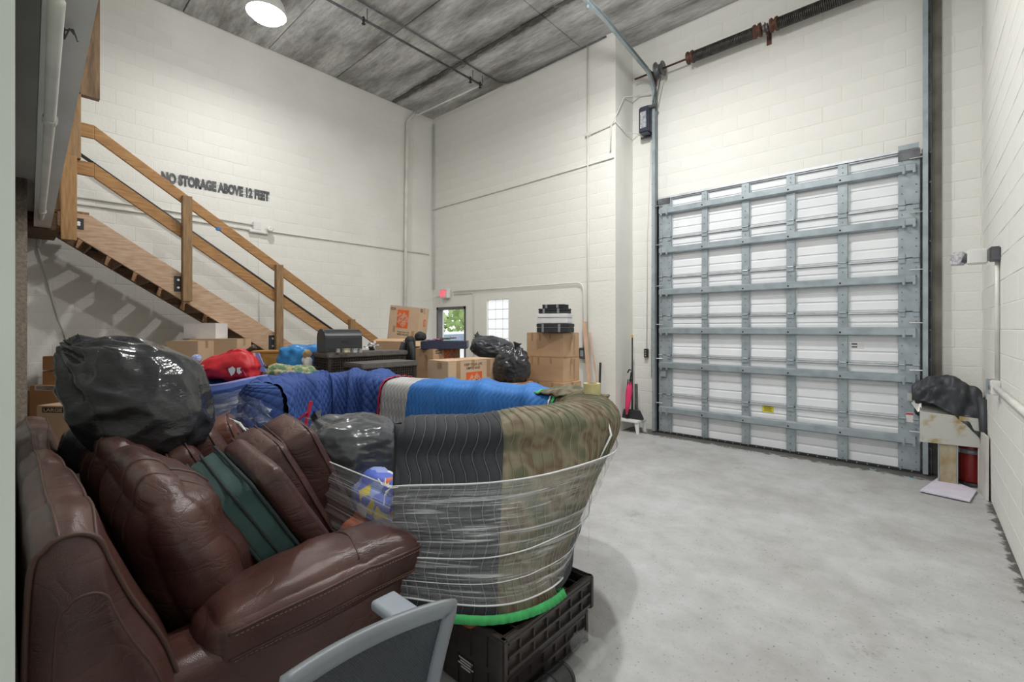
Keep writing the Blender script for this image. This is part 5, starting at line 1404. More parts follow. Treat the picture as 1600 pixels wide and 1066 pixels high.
# tall open cartons at the back
tb_ = at(655, 531, d=7.0)
carton('tall tan carton with big orange printed square tilted on the pile', at(640, 531, d=7.1)-Vector((.14, -.05, 0)), (.50, .36, .52), rz=29, m=CARD2, tilt=(0, 6), prints=[('y', -.04, .12, .19, .28, '', 'logo'), ('y', .02, -.27, .20, .028, 'Keep Your Life', 'text'), ('y', .02, -.34, .20, .028, 'SIMPLE AND EASY', 'text'), ('y', -.38, .40, .08, .035, 'LARGE', 'band'), ('y', -.30, -.2, .04, .10, '', 'patch'), ('y', .34, -.3, .05, .10, '', 'patch'), ('x', -.28, .42, .10, .05, 'LARGE', 'band'), ('x', .12, .05, .09, .11, '', 'logo')])
under((-6.07, 4.29), .30, .24, 1.43, 'tall tilted carton')
oc1 = at(610, 574, d=6.3)
t = thing('cardboard_box', 'open topped brown carton below the tall printed carton', 'box', (oc1.x, oc1.y+.1, oc1.z), R(15))
hx_, hy_, hz_ = .26, .19, .36
MB().span((-hx_, -hy_, 0), (hx_, hy_, .006)).build('bottom', CARD, t, local=True)
for a, b in (((-hx_, -hy_, 0), (hx_, -hy_+.006, hz_)), ((-hx_, hy_-.006, 0), (hx_, hy_, hz_)), ((-hx_, -hy_, 0), (-hx_+.006, hy_, hz_)), ((hx_-.006, -hy_, 0), (hx_, hy_, hz_))):
    MB().span(a, b).build('side', CARD, t, local=True)
for q, sgn in ((-hy_, -1), (hy_, 1)):
    MB().add([(-hx_, q, hz_), (hx_, q, hz_), (hx_, q+sgn*-.10, hz_+.035), (-hx_, q+sgn*-.10, hz_+.035)], [(0, 1, 2, 3)]).build('flap', CARD, t, local=True, solid=.006)
MB().add([(hx_, -hy_, hz_), (hx_, hy_, hz_), (hx_+.07, hy_, hz_-.07), (hx_+.07, -hy_, hz_-.07)], [(0, 1, 2, 3)]).build('flap', CARD, t, local=True, solid=.006)
under((oc1.x, oc1.y+.1), .5, .36, oc1.z-.001, 'open topped carton')
# boxes below the navy tray
c3, zt3 = near_corner(676, 546, 5.9, .45, .45, .5)
carton('carton with LARGE printed under the flat navy tray', (c3[0], c3[1], zt3-.45), (.45, .5, .45), rz=4, prints=[('x', -.30, .42, .11, .045, 'LARGE', 'band'), ('x', .10, .28, .20, .20, '', 'logo'), ('y', .2, .1, .04, .2, '', 'patch')])
under((c3[0], c3[1]), .42, .46, zt3-.451, 'carton under the navy tray')
trp = at(682, 536, d=6.0)
t = thing('tray', 'flat dark navy tray lying on the cartons and holding magazines', 'tray', (trp.x, trp.y+.15, zt3+.002), R(42))
navyp = mat('navy_board', (.035, .045, .085), (.03, .036, .065), rough=.4)
MB().box((0, 0, .012), (.60, .34, .02)).build('base', navyp, t, local=True)
for a, b in (((0, -.165), (.60, .012)), ((0, .165), (.60, .012)), ((-.295, 0), (.012, .34)), ((.295, 0), (.012, .34))):
    MB().box((a[0], a[1], .05), (b[0], b[1], .10), ch=.004).build('rim', navyp, t, local=True)
MB().box((0, 0, .05), (.57, .31, .09)).build('filling', navyp, t, local=True)
cols = [('purple', (.35, .22, .55)), ('pink', (.65, .12, .32)), ('green', (.20, .30, .12)), ('lilac', (.6, .5, .7))]
for k, (nm, cc) in enumerate(cols):
    o = MB().box((trp.x-.16+.08*k, trp.y+.10+.05*k, zt3+.112+.014*k), (.20, .14, .010), rz=.5+k*.7).build('magazine', mat('magazine_'+nm, cc, tuple(q*.4 for q in cc), rough=.35, vs=26, lo=.45, hi=.55))
    tag(o, nm+' covered magazine in the loose pile on the navy tray', 'magazine', 'magazines on the navy tray')
bag('dark_bundle', 'round black bundle beside the magazines on the navy tray', at(657, 526, d=6.05), (.07, .07, .06), 9.1, BLACKC, None, .05, .1, False, 4)
# black jacket hanging
jk = at(641, 552, d=5.75)
t = thing('black_jacket', 'black jacket hanging over the cartons left of the navy tray', 'jacket', (jk.x, jk.y, jk.z-.22))
def jac(u, v):
    a = u*2*PI; w = .075+.035*v; return Vector((jk.x+math.cos(a)*w*(1+.15*math.sin(a*5+v*3)), jk.y+math.sin(a)*.05*(1+.2*math.sin(a*4)), jk.z+.20-.42*v)) if v > 0.02 else Vector((jk.x+.03*math.cos(a), jk.y+.03*math.sin(a), jk.z+.215))
MB().grid(jac, 40, 24).build('body_cloth', BLACKC, t)
MB().tube([(jk.x-.06, jk.y-.05, jk.z+.14), (jk.x-.08, jk.y-.08, jk.z), (jk.x-.07, jk.y-.06, jk.z-.18)], [.035, .04, .03], 10).build('sleeve', BLACKC, t, smooth=True)
MB().tube([(jk.x+.07, jk.y-.04, jk.z+.14), (jk.x+.12, jk.y-.05, jk.z+.02), (jk.x+.13, jk.y-.04, jk.z-.20)], [.03, .035, .03], 10).build('sleeve', BLACKC, t, smooth=True)
# bags and small cartons right of the printed carton
p = at(770, 545, d=6.1)
bag('trash_bag', 'dull black garbage bag slumped in front of the glass block window', p+Vector((0, 0, 0)), (.29, .22, .155), 11.2, mat('dull_black_bag', (.04, .045, .055), (.025, .028, .035), rough=.35, vs=5, bump=.3, bs=16), (-.8, 0, .5), .10, .2, True, 5, 6, tilt=8)
carton('small carton under the slumped black garbage bag', (p.x+.12, p.y+.02, p.z-.33), (.50, .36, .20), rz=20, tilt=(0, -10))
under((p.x+.05, p.y+.03), .45, .34, p.z-.36, 'slumped garbage bag')
p = at(800, 574, d=5.5)
bag('trash_bag', 'crinkled glossy black bag beside the right hand stack', p, (.20, .18, .20), 13.5, BAG, (.2, .1, 1), .16, .15, True, 5, 7)
carton('small carton beneath the crinkled glossy bag', (p.x, p.y, p.z-.40), (.40, .34, .23))
under((p.x, p.y), .38, .32, p.z-.402, 'crinkled glossy bag')
# white metal frame
f0_ = at(778, 606, d=5.05); f1_ = at(830, 618, d=5.05)
t = thing('hand_cart', 'white metal wire frame cart in front of the glossy black bag', 'cart', (f1_.x, f1_.y, 0))
A = at(776, 606, d=5.0); B = at(831, 613, d=5.2); C_ = at(812, 598, d=5.1)
A.z = B.z+.03
fm = mat('cream_metal_tube', (.62, .60, .52), rough=.4)
for a, b in ((A, B), (Vector((A.x, A.y, 0)), A), (Vector((B.x, B.y, 0)), B), (A-Vector((0, 0, .10)), B-Vector((0, 0, .10))), (A.lerp(B, .6)+Vector((0, 0, .08)), A.lerp(B, .6)-Vector((0, 0, .3))), (A-Vector((0, 0, .5)), B-Vector((0, 0, .5)))):
    MB().cyl(a, b, .009, 8).build('tube', fm, t, smooth=True)
for q in (A, B): MB().lathe((q.x, q.y+.03, .07), [(.01, -.015), (.07, -.015), (.07, .015), (.01, .015)], 16, M=Matrix.Rotation(R(90), 3, 'X')).build('wheel', RUBBER, t)
p = at(805, 612, d=5.3)
carton('orange brown carton behind the white wire cart', (p.x, p.y+.12, .55), (.42, .3, .36), m=CARD3)
under((p.x, p.y+.12), .40, .28, .549, 'orange brown carton behind the cart')
# leaning timbers
for px0, py0, px1, py1, d0, w, lab in ((913, 503, 922, 612, 6.9, .035, 'pale wooden board leaning on the back wall beside the stack'), (921, 520, 936, 618, 6.85, .014, 'thin pale stick leaning right of the wooden board'),):
    a = at(px0, py0, Y=YB-.05); b = at(px1, py1, Y=YB-.25); d_ = (a-b).normalized(); b = b - d_*(b.z/d_.z)
    o = MB().tube([b, a], w, 4).build('plank', mat('pale_pine', (.60, .42, .30), (.5, .33, .22), rough=.7)); tag(o, lab, 'plank')
p = at(910, 552, Y=YB-.03)
t = thing('switch_box', 'grey electrical box on the back wall just right of the stacked cartons', 'electrical box', (-4.13, YB, p.z-.09))
MB().box((-4.13, YB-.045, p.z), (.13, .07, .18), ch=.008).build('box', DSTEEL, t)
MB().box((-4.13, YB-.083, p.z), (.06, .006, .10)).build('cover_plate', GALV, t)
a = at(935, 567, Y=YB-.10); b = at(937, 608, Y=YB-.12)
o = MB().cyl((b.x, YB-.16, 0), (a.x, YB-.04, a.z), .018, 8).build('black_pole', PLASTB); tag(o, 'short black pole leaning on the back wall above the tape roll', 'pole')
# wicker chests
def chest(label, px, ytop, d, sx, sy, h, rz, off=(0, 0)):
    p = at(px, ytop, d=d); m3 = Matrix.Rotation(R(rz), 3, 'Z'); cc = p - m3 @ Vector((sx/2, -sy/2, 0))
    t = thing('wicker_chest', label, 'chest', (cc.x, cc.y, 0), R(rz)); zt = p.z
    MB().box((0, 0, zt-.03), (sx+.03, sy+.03, .06), ch=.012).build('lid', WICKL, t, local=True)
    body = MB().box((0, 0, zt-.06-h/2), (sx-.03, sy-.03, h), ch=.008).build('body', WICK, t, local=True)
    wv = MB()
    n1 = int(sx/.03)
    for k in range(n1+1):
        x = -sx/2+.02+k*(sx-.04)/n1; wv.box((x, -sy/2+.01, zt-.06-h/2), (.010, .012, h-.01))
    n2 = int(sy/.03)
    for k in range(n2+1):
        y = -sy/2+.02+k*(sy-.04)/n2; wv.box((sx/2-.01, y, zt-.06-h/2), (.012, .010, h-.01))
    for k in range(int(h/.03)):
        wv.box((0, -sy/2+.008, zt-.08-k*.03), (sx-.03, .014, .007)).box((sx/2-.008, 0, zt-.08-k*.03), (.014, sy-.03, .007))
    wv.build('weave', WICK, t, local=True)['kind'] = 'stuff'
    for x in (-sx/2+.02, sx/2-.02):
        for y in (-sy/2+.02, sy/2-.02): MB().box((x, y, (zt-.06)/2), (.035, .035, zt-.06)).build('leg', WICK, t, local=True)
    MB().tube([(-sx/2+.1, -sy/2-.02, zt-.16), (-sx/2+.16, -sy/2-.05, zt-.19), (-sx/2+.22, -sy/2-.02, zt-.16)], .008, 6).build('handle', DSTEEL, t, local=True)
    return t, zt, cc
w1, z1c, cc1 = chest('larger dark wicker chest carrying the black mailbox', 513, 552, 4.95, .40, .98, .55, -3)
w2, z2c, cc2 = chest('lower dark wicker chest in front, directly behind the navy blanket', 566, 569, 4.72, .38, .68, .5, -1)
# mailbox
mbp = at(532, 551, d=5.25); mz_ = z1c+.001
t = thing('mailbox', 'black rounded top mailbox standing on the larger wicker chest', 'mailbox', (mbp.x, mbp.y, mz_), R(25))
pr = [(-.115, 0), (-.115, .16)] + [(-.115*math.cos(a), .16+.10*math.sin(a)) for a in [PI*k/12 for k in range(1, 12)]] + [(.115, .16), (.115, 0)]
mbk = mat('black_mailbox', (.03, .033, .036), rough=.35)
MB().prism([(-.0+y, -.21, z) for y, z in pr], (0, .42, 0)).build('body', mbk, t, local=True, bevel=.004)
MB().prism([(y*1.03, -.225, z*1.01+.002) for y, z in pr], (0, .02, 0)).build('door', mbk, t, local=True, bevel=.003)
MB().box((.118, 0, .12), (.008, .07, .03), ch=.003).build('handle', STEELB, t, local=True)
t.rotation_euler.z = R(-4)
# small things on the chest
for k, (px, w, cc, lab) in enumerate(((528, .03, (.45, .40, .38), 'small grey ornament left of the cream box on the wicker chest'), (541, .055, (.58, .52, .36), 'little cream coloured box on the wicker chest'), (555, .05, (.5, .5, .5), 'small clear grey box on the wicker chest beside the cream one'), (563, .03, (.4, .38, .37), 'small grey trinket box at the right on the wicker chest'))):
    q = at(px, 551, d=5.0); t = thing('trinket_box', lab, 'box', (q.x, q.y, z1c+.001))
    mm = mat('trinket_%s' % ('grey', 'cream', 'clear', 'ash')[k], cc, tuple(v*.7 for v in cc), rough=.4, vs=30)
    MB().box((q.x, q.y, z1c+.02), (w, w*1.3, .036), ch=.004).build('base', mm, t); MB().box((q.x, q.y, z1c+.042), (w*1.05, w*1.35, .008), ch=.002).build('lid', mm, t)
p = at(581, 541, d=5.6)
mb = MB(); rnd = random.Random(2)
for k in range(40):
    a = Vector((rnd.gauss(0, .04), rnd.gauss(0, .04), rnd.uniform(-.02, .03))); b = Vector((rnd.uniform(-1, 1), rnd.uniform(-1, 1), rnd.uniform(-.3, 1))).normalized()*.03
    c_ = b.orthogonal().normalized()*.012; q = Vector((p.x, p.y, z1c+.05))+a; mb.add([q, q+b+c_, q+b*1.6, q+b-c_], [(0, 1, 2, 3)])
t = thing('dried_flowers', 'small spray of white and dark dried flowers at the far end of the wicker chest', 'flowers', (p.x, p.y, z1c))
mb.build('petals', PAPER, t)['kind'] = 'stuff'
MB().lathe((p.x, p.y, z1c+.001), [(.005, 0), (.03, 0), (.04, .04), (.03, .05)], 12).build('pot', PLASTB, t)
# things under the stairs
p = at(320, 506, d=6.05)
under((p.x, p.y+.2), .55, .36, 1.30, 'white carton under the stairs')
wb1 = carton('white carton with a taped paper sheet under the stairs', at(322, 529, d=6.1), (.42, .26, .205), rz=42, m=PAPER, tape=False, prints=[('y', .12, 0, .32, .16, '', 'label')])
cb2 = at(345, 546, d=6.0)
carton('tan carton marked LARGE below the white carton under the stairs', (cb2.x, cb2.y, cb2.z-.26), (.62, .32, .40), rz=42, m=CARD2, prints=[('y', -.18, .40, .20, .05, 'LARGE', 'band')])
under((cb2.x, cb2.y), .4, .34, cb2.z-.27, 'tan LARGE carton under the stairs')
p = at(298, 560, d=5.7)
carton('tan carton with an orange stripe at the left under the stairs', (p.x, p.y, p.z-.2), (.40, .32, .42), rz=42, m=CARD2)
MB().box((p.x+.04, p.y-.19, p.z+.02), (.06, .012, .40), rz=R(42)).build('orange_stripe', mat('orange_tape_strip', (.62, .18, .05), rough=.5), bpy.data.objects[[o.name for o in COL.objects if o.get('label') == 'tan carton with an orange stripe at the left under the stairs'][0]]) if False else None
under((p.x, p.y), .38, .3, p.z-.201, 'orange striped carton')
p = at(413, 566, d=5.9)
t = thing('wooden_chest', 'amber varnished wooden chest beneath the foot of the stairs', 'chest', (p.x, p.y, 0), R(42))
zt = at(413, 549, d=5.9).z
MB().box((0, .2, zt/2), (.44, .36, zt-.02), ch=.006).build('body', WOODY, t, local=True)
MB().box((0, .2, zt-.012), (.47, .39, .024), ch=.006).build('top', WOODY, t, local=True)
for k in range(3): MB().box((0, .012, zt-.15-.30*k), (.38, .012, .24), ch=.004).build('drawer_front', WOODY, t, local=True)
# blue plastic sheet over something
p = at(466, 560, d=5.5)
t = thing('blue_plastic_bag', 'bright blue plastic covered bundle right of the wooden chest', 'bag', (p.x, p.y, p.z-.2))
rbox((.24, .20, .22), .05, 18, (.01, .02, .02), .035, 7, 6, Matrix.Rotation(R(40), 3, 'Z'), (p.x, p.y+.08, p.z-.08)).build('plastic', TARPB, t)
under((p.x, p.y+.08), .4, .34, p.z-.33, 'blue plastic bundle')
p = at(480, 556, d=5.2)
t = thing('plush_toy', 'small tan and white plush bundle against the dark wicker chest', 'toy', (p.x, p.y, p.z-.1))
rbox((.05, .05, .05), .05, 8, (0, 0, 0), .012, 20, 2, None, p+Vector((0, 0, .02))).build('head', mat('tan_plush', (.55, .38, .22), rough=.95, bump=.6, bs=200), t)
rbox((.06, .05, .07), .05, 8, (0, 0, 0), .012, 20, 3, None, p+Vector((0, 0, -.08))).build('body', PAPER, t)
under((p.x, p.y), .12, .12, p.z-.155, 'plush toy')
p = at(450, 580, d=4.75)
t = thing('green_throw', 'green patterned throw crumpled behind the navy blanket', 'throw', (p.x, p.y, p.z-.05))
gm = mat('green_floral', (.10, .20, .10), (.42, .36, .22), rough=.9, vs=22, lo=.42, hi=.55)
rbox((.26, .14, .07), .06, 16, (.02, .02, .03), .03, 7, 3, Matrix.Rotation(R(42), 3, 'Z'), p+Vector((0, 0, -.03))).build('cloth', gm, t)
under((p.x, p.y), .4, .26, p.z-.10, 'green throw')

# left navy bundle: armchair wrapped in a navy blanket, with a red tote on it
cx_, cy_ = at(345, 640, d=4.2).x, at(345, 640, d=4.2).y
def nb_fn(o, w):
    if w.z > 0:
        dx = (w.x*_c + w.y*_s); o.z -= .11*(1-min(1, abs(dx))**2)*max(0, w.z)   # dished top
    o += Vector((0, 0, 0))
    return o
def nb(u, v):
    a = u*2*PI; sxx, syy = .40, .38
    ca, sa = math.cos(a), math.sin(a)
    px_, py_ = math.copysign(abs(ca)**.5, ca)*sxx, math.copysign(abs(sa)**.5, sa)*syy
    z = .25+.95*v; r = 1
    if v > .93: r = 1-(v-.93)/.07*.25; z = .25+.95*.93+.045*math.sin((v-.93)/.07*PI/2)
    h = math.sin(z*9+3*noise.noise(Vector((ca, sa, 1))))*.010
    s_ = u*3; r += h + .03*noise.noise(Vector((ca*1.5, sa*1.5, z*3)))
    r += quilt('wave', z*1.2, u*2.6)
    lx, ly = px_*r, py_*r
    p_ = Vector((lx*_c - ly*_s, lx*_s + ly*_c, z)); 
    lat = lx/sxx
    p_.z += v*(.07*min(1, abs(lat))**2 - (.04 if lat > 0 else .0))
    return Vector((cx_, cy_, 0))+p_
t = thing('wrapped_armchair', 'armchair wrapped in a navy moving blanket behind the big black bag', 'armchair', (cx_, cy_, 0))
MB().grid(nb, 240, 170).build('navy_blanket', NAVY, t)
rim_ = [nb(i/60, .985) for i in range(61)]
MB().tube(rim_, .016, 8).build('binding', mat('lavender_binding', (.26, .28, .60), rough=.7), t, smooth=True)
def lid(u, v):
    e = nb(u, .985); c_ = Vector((cx_, cy_, 1.05)); return e.lerp(c_, v)
MB().grid(lid, 60, 8).build('seat_top', NAVY, t)
for dx, dy in ((-.25, -.25), (.25, -.25), (.25, .25), (-.25, .25)): MB().cyl((cx_+dx, cy_+dy, 0), (cx_+dx, cy_+dy, .3), .025, 8).build('leg', PLASTB, t)
def wf(a, b):
    p_ = nb(.45+.5*a, .05+.85*b); q = Vector((p_.x-cx_, p_.y-cy_, 0)).normalized(); return p_+q*.018
MB().grid(wf, 50, 30).build('film_sheet', FILM, t)
# red tote
rp = at(362, 572, d=4.35)
t = thing('red_tote_bag', 'bright red fabric tote bag with white lettering on the wrapped armchair', 'bag', (rp.x, rp.y, rp.z-.13))
Mr = Matrix.Rotation(math.atan(636/711), 3, 'Z')
def rfn(o, w):
    o.x *= 1-.22*max(0, w.z); o.y *= 1-.5*max(0, w.z); o.z += .03*math.sin(w.x*2.6+.6)*(w.z > 0); return o
rbox((.26, .12, .125), .05, 20, (.02, .03, .0), .022, 8, 4, Mr, rp, rfn).build('body', RED, t)
hd = [rp+Mr @ Vector((-.05+.012*k, -.02, .11+.045*math.sin(k/12*PI))) for k in range(13)]
MB().tube(hd, .007, 6).build('handle', RED, t, smooth=True)
hd = [rp+Mr @ Vector((.12+.09*k/8, -.12, .08-.022*k)) for k in range(9)]
MB().tube(hd, .008, 6).build('handle', mat('crimson_strap', (.45, .02, .10), rough=.5), t, smooth=True)
mb = MB(); fx = Mr @ Vector((1, 0, 0)); put_text(mb, 'ERS', .12, .062, rp+Mr @ Vector((-.225, -.147, -.005)), fx, (0, 0, 1), .03)
put_text(mb, 'BAY', .12, .045, rp+Mr @ Vector((-.215, -.150, -.070)), fx, (0, 0, 1), .03) if False else None
mb.build('white_lettering', PAPER, t)
mb = MB(); oo = rp+Mr @ Vector((.12, -.152, -.035)); fz_ = Vector((0, 0, 1))
for pts in ([(-.06, .02), (-.02, .045), (.01, .02), (.0, -.02), (-.03, -.045), (-.05, -.01)], [(.02, .03), (.06, .035), (.05, .01), (.07, -.01), (.04, -.03), (.02, -.01)]):
    mb.add([oo+fx*a+fz_*b for a, b in pts], [tuple(range(len(pts)))])
mb.build('white_emblem', PAPER, t)
# items in the navy bundle around the tote
for px, py, rr, mm, nm, lab in ((307, 561, .045, 'glossy_blue', 'ball', 'small glossy blue ball at the left of the red tote bag'), (299, 571, .04, 'glossy_blue', 'ball', 'blue and white ball in front left of the red tote bag')):
    q = at(px, py, d=4.35); o = rbox((rr, rr, rr), rr, 10, M=None, c=q).build(nm, mat('glossy_blue', (.10, .18, .55), (.5, .55, .7), rough=.15, vs=9, lo=.4, hi=.6)); tag(o, lab, 'ball')
q = at(397, 566, d=4.4); t = thing('striped_towel', 'light blue and white striped cloth at the right of the red tote bag', 'towel', (q.x, q.y, q.z-.08))
for k, mm in enumerate((mat('pale_blue_cloth', (.25, .36, .75), rough=.8), PAPER, MATS['pale_blue_cloth'])):
    o_ = q+Vector((.03*k, .02*k, 0)); MB().add([o_+Vector((-.05, -.03, .09)), o_+Vector((-.02, -.01, .09)), o_+Vector((.06, .03, -.09)), o_+Vector((.0, -.02, -.09))], [(0, 1, 2, 3)]).build('fold', mm, t, solid=.012)
for px, py, lab in ((391, 546, 'dark brown knob poking above the red tote bag'), (409, 575, 'dark brown wooden foot at the right of the red tote bag')):
    q = at(px, py, d=4.4); dr = (Mr @ Vector((1, 0, .5))).normalized()
    o = MB().tube([q-dr*.06, q-dr*.02, q+dr*.05], [.016, .018, .03], 10).build('furniture_foot', mat('dark_walnut', (.06, .03, .02), rough=.4), smooth=True); tag(o, lab, 'furniture foot')

# ---------------------------------------------------------------- boxes at far left behind the sofa
p = at(56, 634, d=4.95); 
rz = 36
def front_box(label, pxl, ytop, d, w, dp, h, rz, **k):
    p = at(pxl, ytop, d=d); m3 = Matrix.Rotation(R(rz), 3, 'Z'); c = p + m3 @ Vector((w/2, dp/2, 0)); c.z = p.z-h
    return carton(label, c, (w, dp, h), rz, **k), c, p.z
_, cL, zL = front_box('tan carton marked LARGE at far left behind the leather sofa', 57, 634, 4.7, .60, .40, .42, 36, m=CARD2, prints=[('y', -.18, .40, .25, .055, 'LARGE', 'band'), ('y', .22, -.05, .05, .05, '', 'logo'), ('y', .3, .2, .05, .16, '', 'patch')])
under((cL.x, cL.y), .5, .36, zL-.421, 'tan LARGE carton at far left')
_, cR, zR = front_box('wide carton with white and black printed edge on the far left pile', 46, 603, 5.25, .62, .40, .40, 38, m=CARD3, prints=[('y', -.12, .44, .34, .055, '', 'label'), ('y', -.12, .44, .30, .040, 'RIDGID', 'band'), ('y', .30, .44, .08, .045, '', 'label')])
under((cR.x, cR.y), .5, .36, zR-.401, 'wide carton at far left')
_, c1_, z1__ = front_box('lower of two small orange brown cartons at far left', 66, 580, 5.35, .36, .25, .17, 38, m=CARD3, tape=False)
_, c2_, z2__ = front_box('upper of two small orange brown cartons at far left', 66, 557, 5.35, .36, .25, .165, 38, m=CARD3, tape=False, prints=[('y', .15, .1, .1, .012, 'FRAGILE', 'text')] if False else ())
p = at(47, 590, d=5.6)
bag('clear_bag', 'hazy clear plastic bag beside the far left cartons', p, (.07, .07, .16), 3.3, FILMC, None, .06, .1, False, 4)
under((p.x, p.y), .12, .12, p.z-.16, 'clear plastic bag')

# ---------------------------------------------------------------- corner by the roll up door: umbrella, broom, step
p = at(988, 672, Z=0)
st_c = Vector((-3.28, 6.68, 0)); e_ = at(985, 668, d=7.25); st_c = Vector((e_.x, e_.y, 0))
t = thing('step_stool', 'small white plastic step on the floor left of the roll up door', 'step stool', st_c)
MB().box((st_c.x, st_c.y, .185), (.40, .30, .035), ch=.008).build('top', WHITE, t)
for dx in (-.17, .17):
    for dy in (-.12, .12):
        MB().prism([(st_c.x+dx-.03, st_c.y+dy-.015, .17), (st_c.x+dx+.03, st_c.y+dy-.015, .17), (st_c.x+dx+.02+dx*.1, st_c.y+dy-.015, 0), (st_c.x+dx-.02+dx*.1, st_c.y+dy-.015, 0)], (0, .03, 0)).build('leg', WHITE, t)
t = thing('broom', 'black handled broom with a wide black head standing on the white step', 'broom', (st_c.x+.06, st_c.y, .205))
hb_ = at(991, 647, d=7.2)
MB().prism([(st_c.x-.10, st_c.y-.03, .345), (st_c.x+.15, st_c.y-.03, .345), (st_c.x+.22, st_c.y-.03, .206), (st_c.x-.14, st_c.y-.03, .206)], (0, .07, 0)).build('head', BLACKC, t, bevel=.008)
tp_ = at(988, 527, d=7.32)
MB().cyl((st_c.x+.03, st_c.y, .34), tp_, .013, 10).build('handle', PLASTB, t, smooth=True)
MB().cyl(tp_-Vector((0, 0, .01)), tp_+Vector((-.002, 0, .035)), .016, 10).build('handle_tip', mat('yellow_tip', (.75, .5, .1), rough=.4), t)
u0 = at(979, 648, d=7.15); u1 = at(984, 602, d=7.2); u2 = at(986, 585, d=7.22)
t = thing('umbrella', 'folded bright pink umbrella with a black hooked handle in the corner', 'umbrella', u0)
MB().tube([u0, u0.lerp(u1, .3), u0.lerp(u1, .8), u1, u1+Vector((0, 0, .05))], [.012, .04, .055, .045, .02], 10).build('canopy', PINK, t, smooth=True)
fr_ = MB()
for k in range(6):
    a = k*PI/3; fr_.tube([u1+Vector((.045*math.cos(a), .045*math.sin(a), -.05)), u1+Vector((.03*math.cos(a), .03*math.sin(a), .09))], .008, 4)
fr_.build('rib_tips', BLACKC, t)['kind'] = 'stuff'
MB().tube([u1, u2+Vector((0, 0, .02)), u2+Vector((.02, 0, .06)), u2+Vector((-.03, 0, .075)), u2+Vector((-.06, 0, .02))], .012, 8).build('handle', PLASTB, t, smooth=True)
a = at(994, 600, d=7.3); tag(MB().cyl((a.x+.02, a.y-.03, .21), (a.x, a.y, a.z), .026, 10).build('dark_roll', DSTEEL), 'short dark roll standing behind the pink umbrella', 'roll')
mb = MB(); rnd = random.Random(4)
tag(rbox((.05, .03, .07), .03, 10, (0, 0, 0), .02, 18, 3, None, (st_c.x+.24, st_c.y+.02, .09)).build('crumpled_plastic', FILMC), 'crumpled clear plastic between the white step and the door track', 'plastic')

# ---------------------------------------------------------------- stand in the right corner
yS = 6.58
def pt(px, py, y=yS): return at(px, py, Y=y)
t = thing('metal_stand', 'worn aluminium sheet bench on a stained plywood leg in the right corner', 'stand', (.2, 6.6, 0))
a, b = pt(1437, 645), pt(1535, 699); 
MB().add([pt(1437, 642), pt(1534, 655), pt(1532, 700), pt(1437, 690)], [(0, 1, 2, 3)]).build('front_sheet', mat('stained_aluminium', (.52, .52, .48), (.36, .26, .10), rough=.42, metal=.35, vs=6, lo=.38, hi=.50), t, solid=.012)
MB().add([pt(1437, 642, 6.60), pt(1516, 651, 6.60), pt(1480, 628, 6.80), pt(1437, 616, 6.85)], [(0, 1, 2, 3)]).build('folded_sheet', ASHEET, t, solid=.008)
MB().add([pt(1440, 618, 6.75), pt(1424, 630, 6.72), pt(1434, 644, 6.62), pt(1441, 642, 6.62)], [(0, 1, 2, 3)]).build('bent_flap', ASHEET, t, solid=.008)
a, b = pt(1467, 690), pt(1495, 757)
zt_ = a.z
MB().span((a.x, yS+.01, .0), (b.x, yS+.16, a.z)).build('leg', PLYW, t, bevel=.003)
for x in (a.x-.008, b.x): MB().span((x, yS+.005, 0), (x+.01, yS+.02, a.z)).build('leg_trim', GALV, t)
MB().span((pt(1437, 650).x, yS+.02, zt_+.14), (XR-.04, 6.96, zt_+.17)).build('shelf', PLYW, t)
c1 = pt(1537, 678, 6.50)
bd_ = thing('leaning_board', 'narrow pale board leaning in the right corner beside the red cylinder', 'board', (.44, 6.4, 0))
MB().add([(.455, 6.60, .0), (.482, 6.22, 0), (.488, 6.27, .60), (.465, 6.63, .60)], [(0, 1, 2, 3)]).build('board', mat('pale_board', (.62, .60, .56), rough=.6), bd_, solid=.02)
MB().span((.445, 6.585, .0), (.462, 6.605, .60)).build('edge_strip', PIPEW, bd_)
# black cover draped on top
def cover(u, v):
    # u across left-right, v from back/top to the front hem
    xL, xR = pt(1425, 600, 6.72).x, XR-.03
    x = xL+(xR-xL)*u
    top = .98 + .13*math.sin(u*PI)**.6
    hem = .90 - .34*max(0, u-.35)**1.1/.65 if u < .93 else .40
    hem = .86 - .38*u**2.2
    y = 6.93-.33*min(1, v*1.6)+.0
    z = top if v < .45 else top-(top-hem)*((v-.45)/.55)**1.1
    if v < .45: z = top-.05*(.45-v)+.02*math.sin(u*5)
    y -= .05*max(0, (v-.5))
    q = noise.noise(Vector((u*4, v*3, 6)))*.045+noise.noise(Vector((u*11+v*5, v*5-u*3, 3)))*.022
    return Vector((x, y-q, z+q*.8))
cvr = thing('black_cover', 'black cloth cover draped over the metal stand in the right corner', 'cloth', (.2, 6.7, .8))
MB().grid(cover, 60, 50).build('cloth', mat('charcoal_cover', (.04, .043, .05), (.028, .03, .036), rough=.55, vs=4, bump=.2, bs=60), cvr, solid=.008)
MB().tube([(.485, 6.60, .92), (.482, 6.55, .6), (.478, 6.52, .30)], [.05, .03, .012], 8).build('hanging_fold', MATS['charcoal_cover'], cvr, smooth=True)
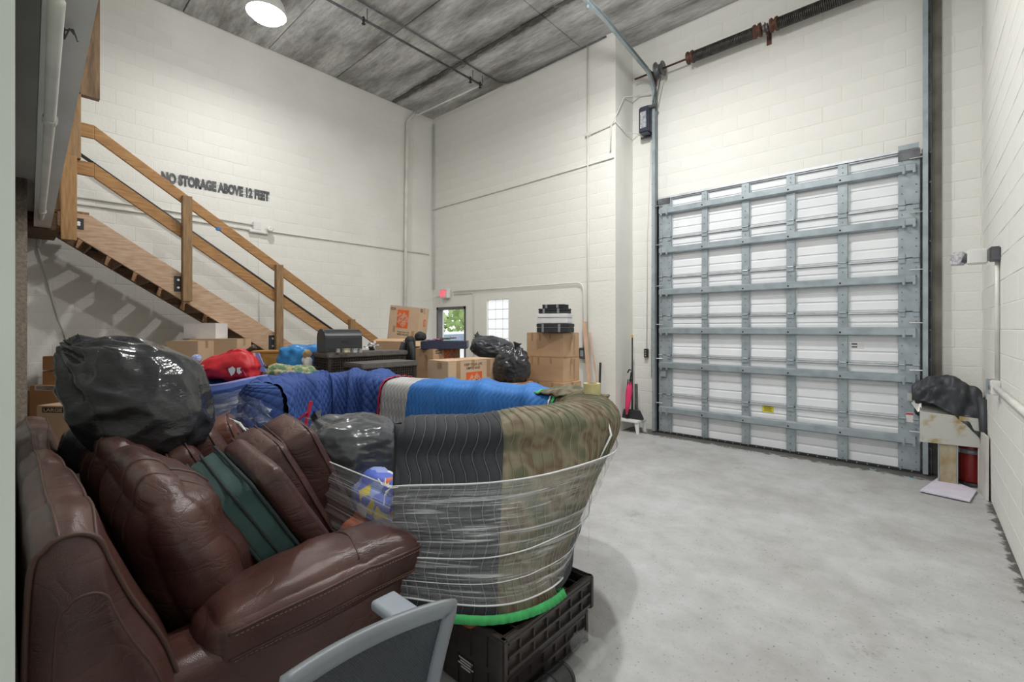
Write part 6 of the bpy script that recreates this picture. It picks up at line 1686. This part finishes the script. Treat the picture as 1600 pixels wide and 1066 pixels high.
o = rbox((.24, .14, .13), .05, 8, (0, 0, 0), 0, 4, 1, None, (.20, 6.82, .80)).build('padded_bundle', BLACKC); tag(o, 'dark bundle hidden beneath the black cloth cover', 'bundle')
# red cylinder
rc = at(1518, 748, Y=6.80)
t = thing('red_cylinder', 'dark red steel canister with a grey band under the metal stand', 'canister', (rc.x, 6.80, 0))
MB().lathe((rc.x, 6.80, .03), [(.005, 0), (.095, 0), (.10, .015), (.10, .40), (.09, .43), (.005, .44)], 28).build('body', REDP, t, smooth=True)
MB().lathe((rc.x, 6.80, .33), [(.101, 0), (.103, .0), (.103, .045), (.101, .045)], 28).build('band', GALV, t, smooth=True)
MB().box((rc.x-.10, 6.77, .35), (.03, .03, .05), ch=.005).build('clamp', GALV, t)
MB().lathe((rc.x, 6.80, 0), [(.005, 0), (.12, 0), (.12, .03), (.005, .03)], 24).build('base_ring', DSTEEL, t)
# sheet on floor
q = [at(1437, 768, Z=.012), at(1470, 745, Z=.012), at(1526, 768, Z=.012), at(1515, 785, Z=.012)]
o = MB().add(q+[p_+Vector((0, 0, .012)) for p_ in q], [(3, 2, 1, 0), (4, 5, 6, 7), (0, 1, 5, 4), (1, 2, 6, 5), (2, 3, 7, 6), (3, 0, 4, 7)]).build('floor_sheet', LILAC); tag(o, 'pale lilac white board lying on the floor before the metal stand', 'board')
# anchor bolts in the slab
for px, py, lab in ((1364, 734, 'small bluish anchor bolt in the floor nearer the door'), (1424, 747, 'small bluish anchor bolt in the floor by the stand')):
    q = at(px, py, Z=0); t = thing('floor_anchor', lab, 'bolt', (q.x, q.y, 0))
    am = mat('blue_zinc', (.30, .50, .55), rough=.4, metal=.4)
    MB().lathe((q.x, q.y, 0), [(.003, .006), (.03, .006), (.032, 0)], 14).build('washer', am, t); MB().lathe((q.x, q.y, .006), [(.003, .014), (.014, .014), (.015, 0)], 6).build('nut', DSTEEL, t)
for o in COL.objects:
    nm = o.name.split('.')[0]
    if nm.endswith(('bolts', 'screws')) or nm in ('sticker_print',): o['kind'] = 'stuff'
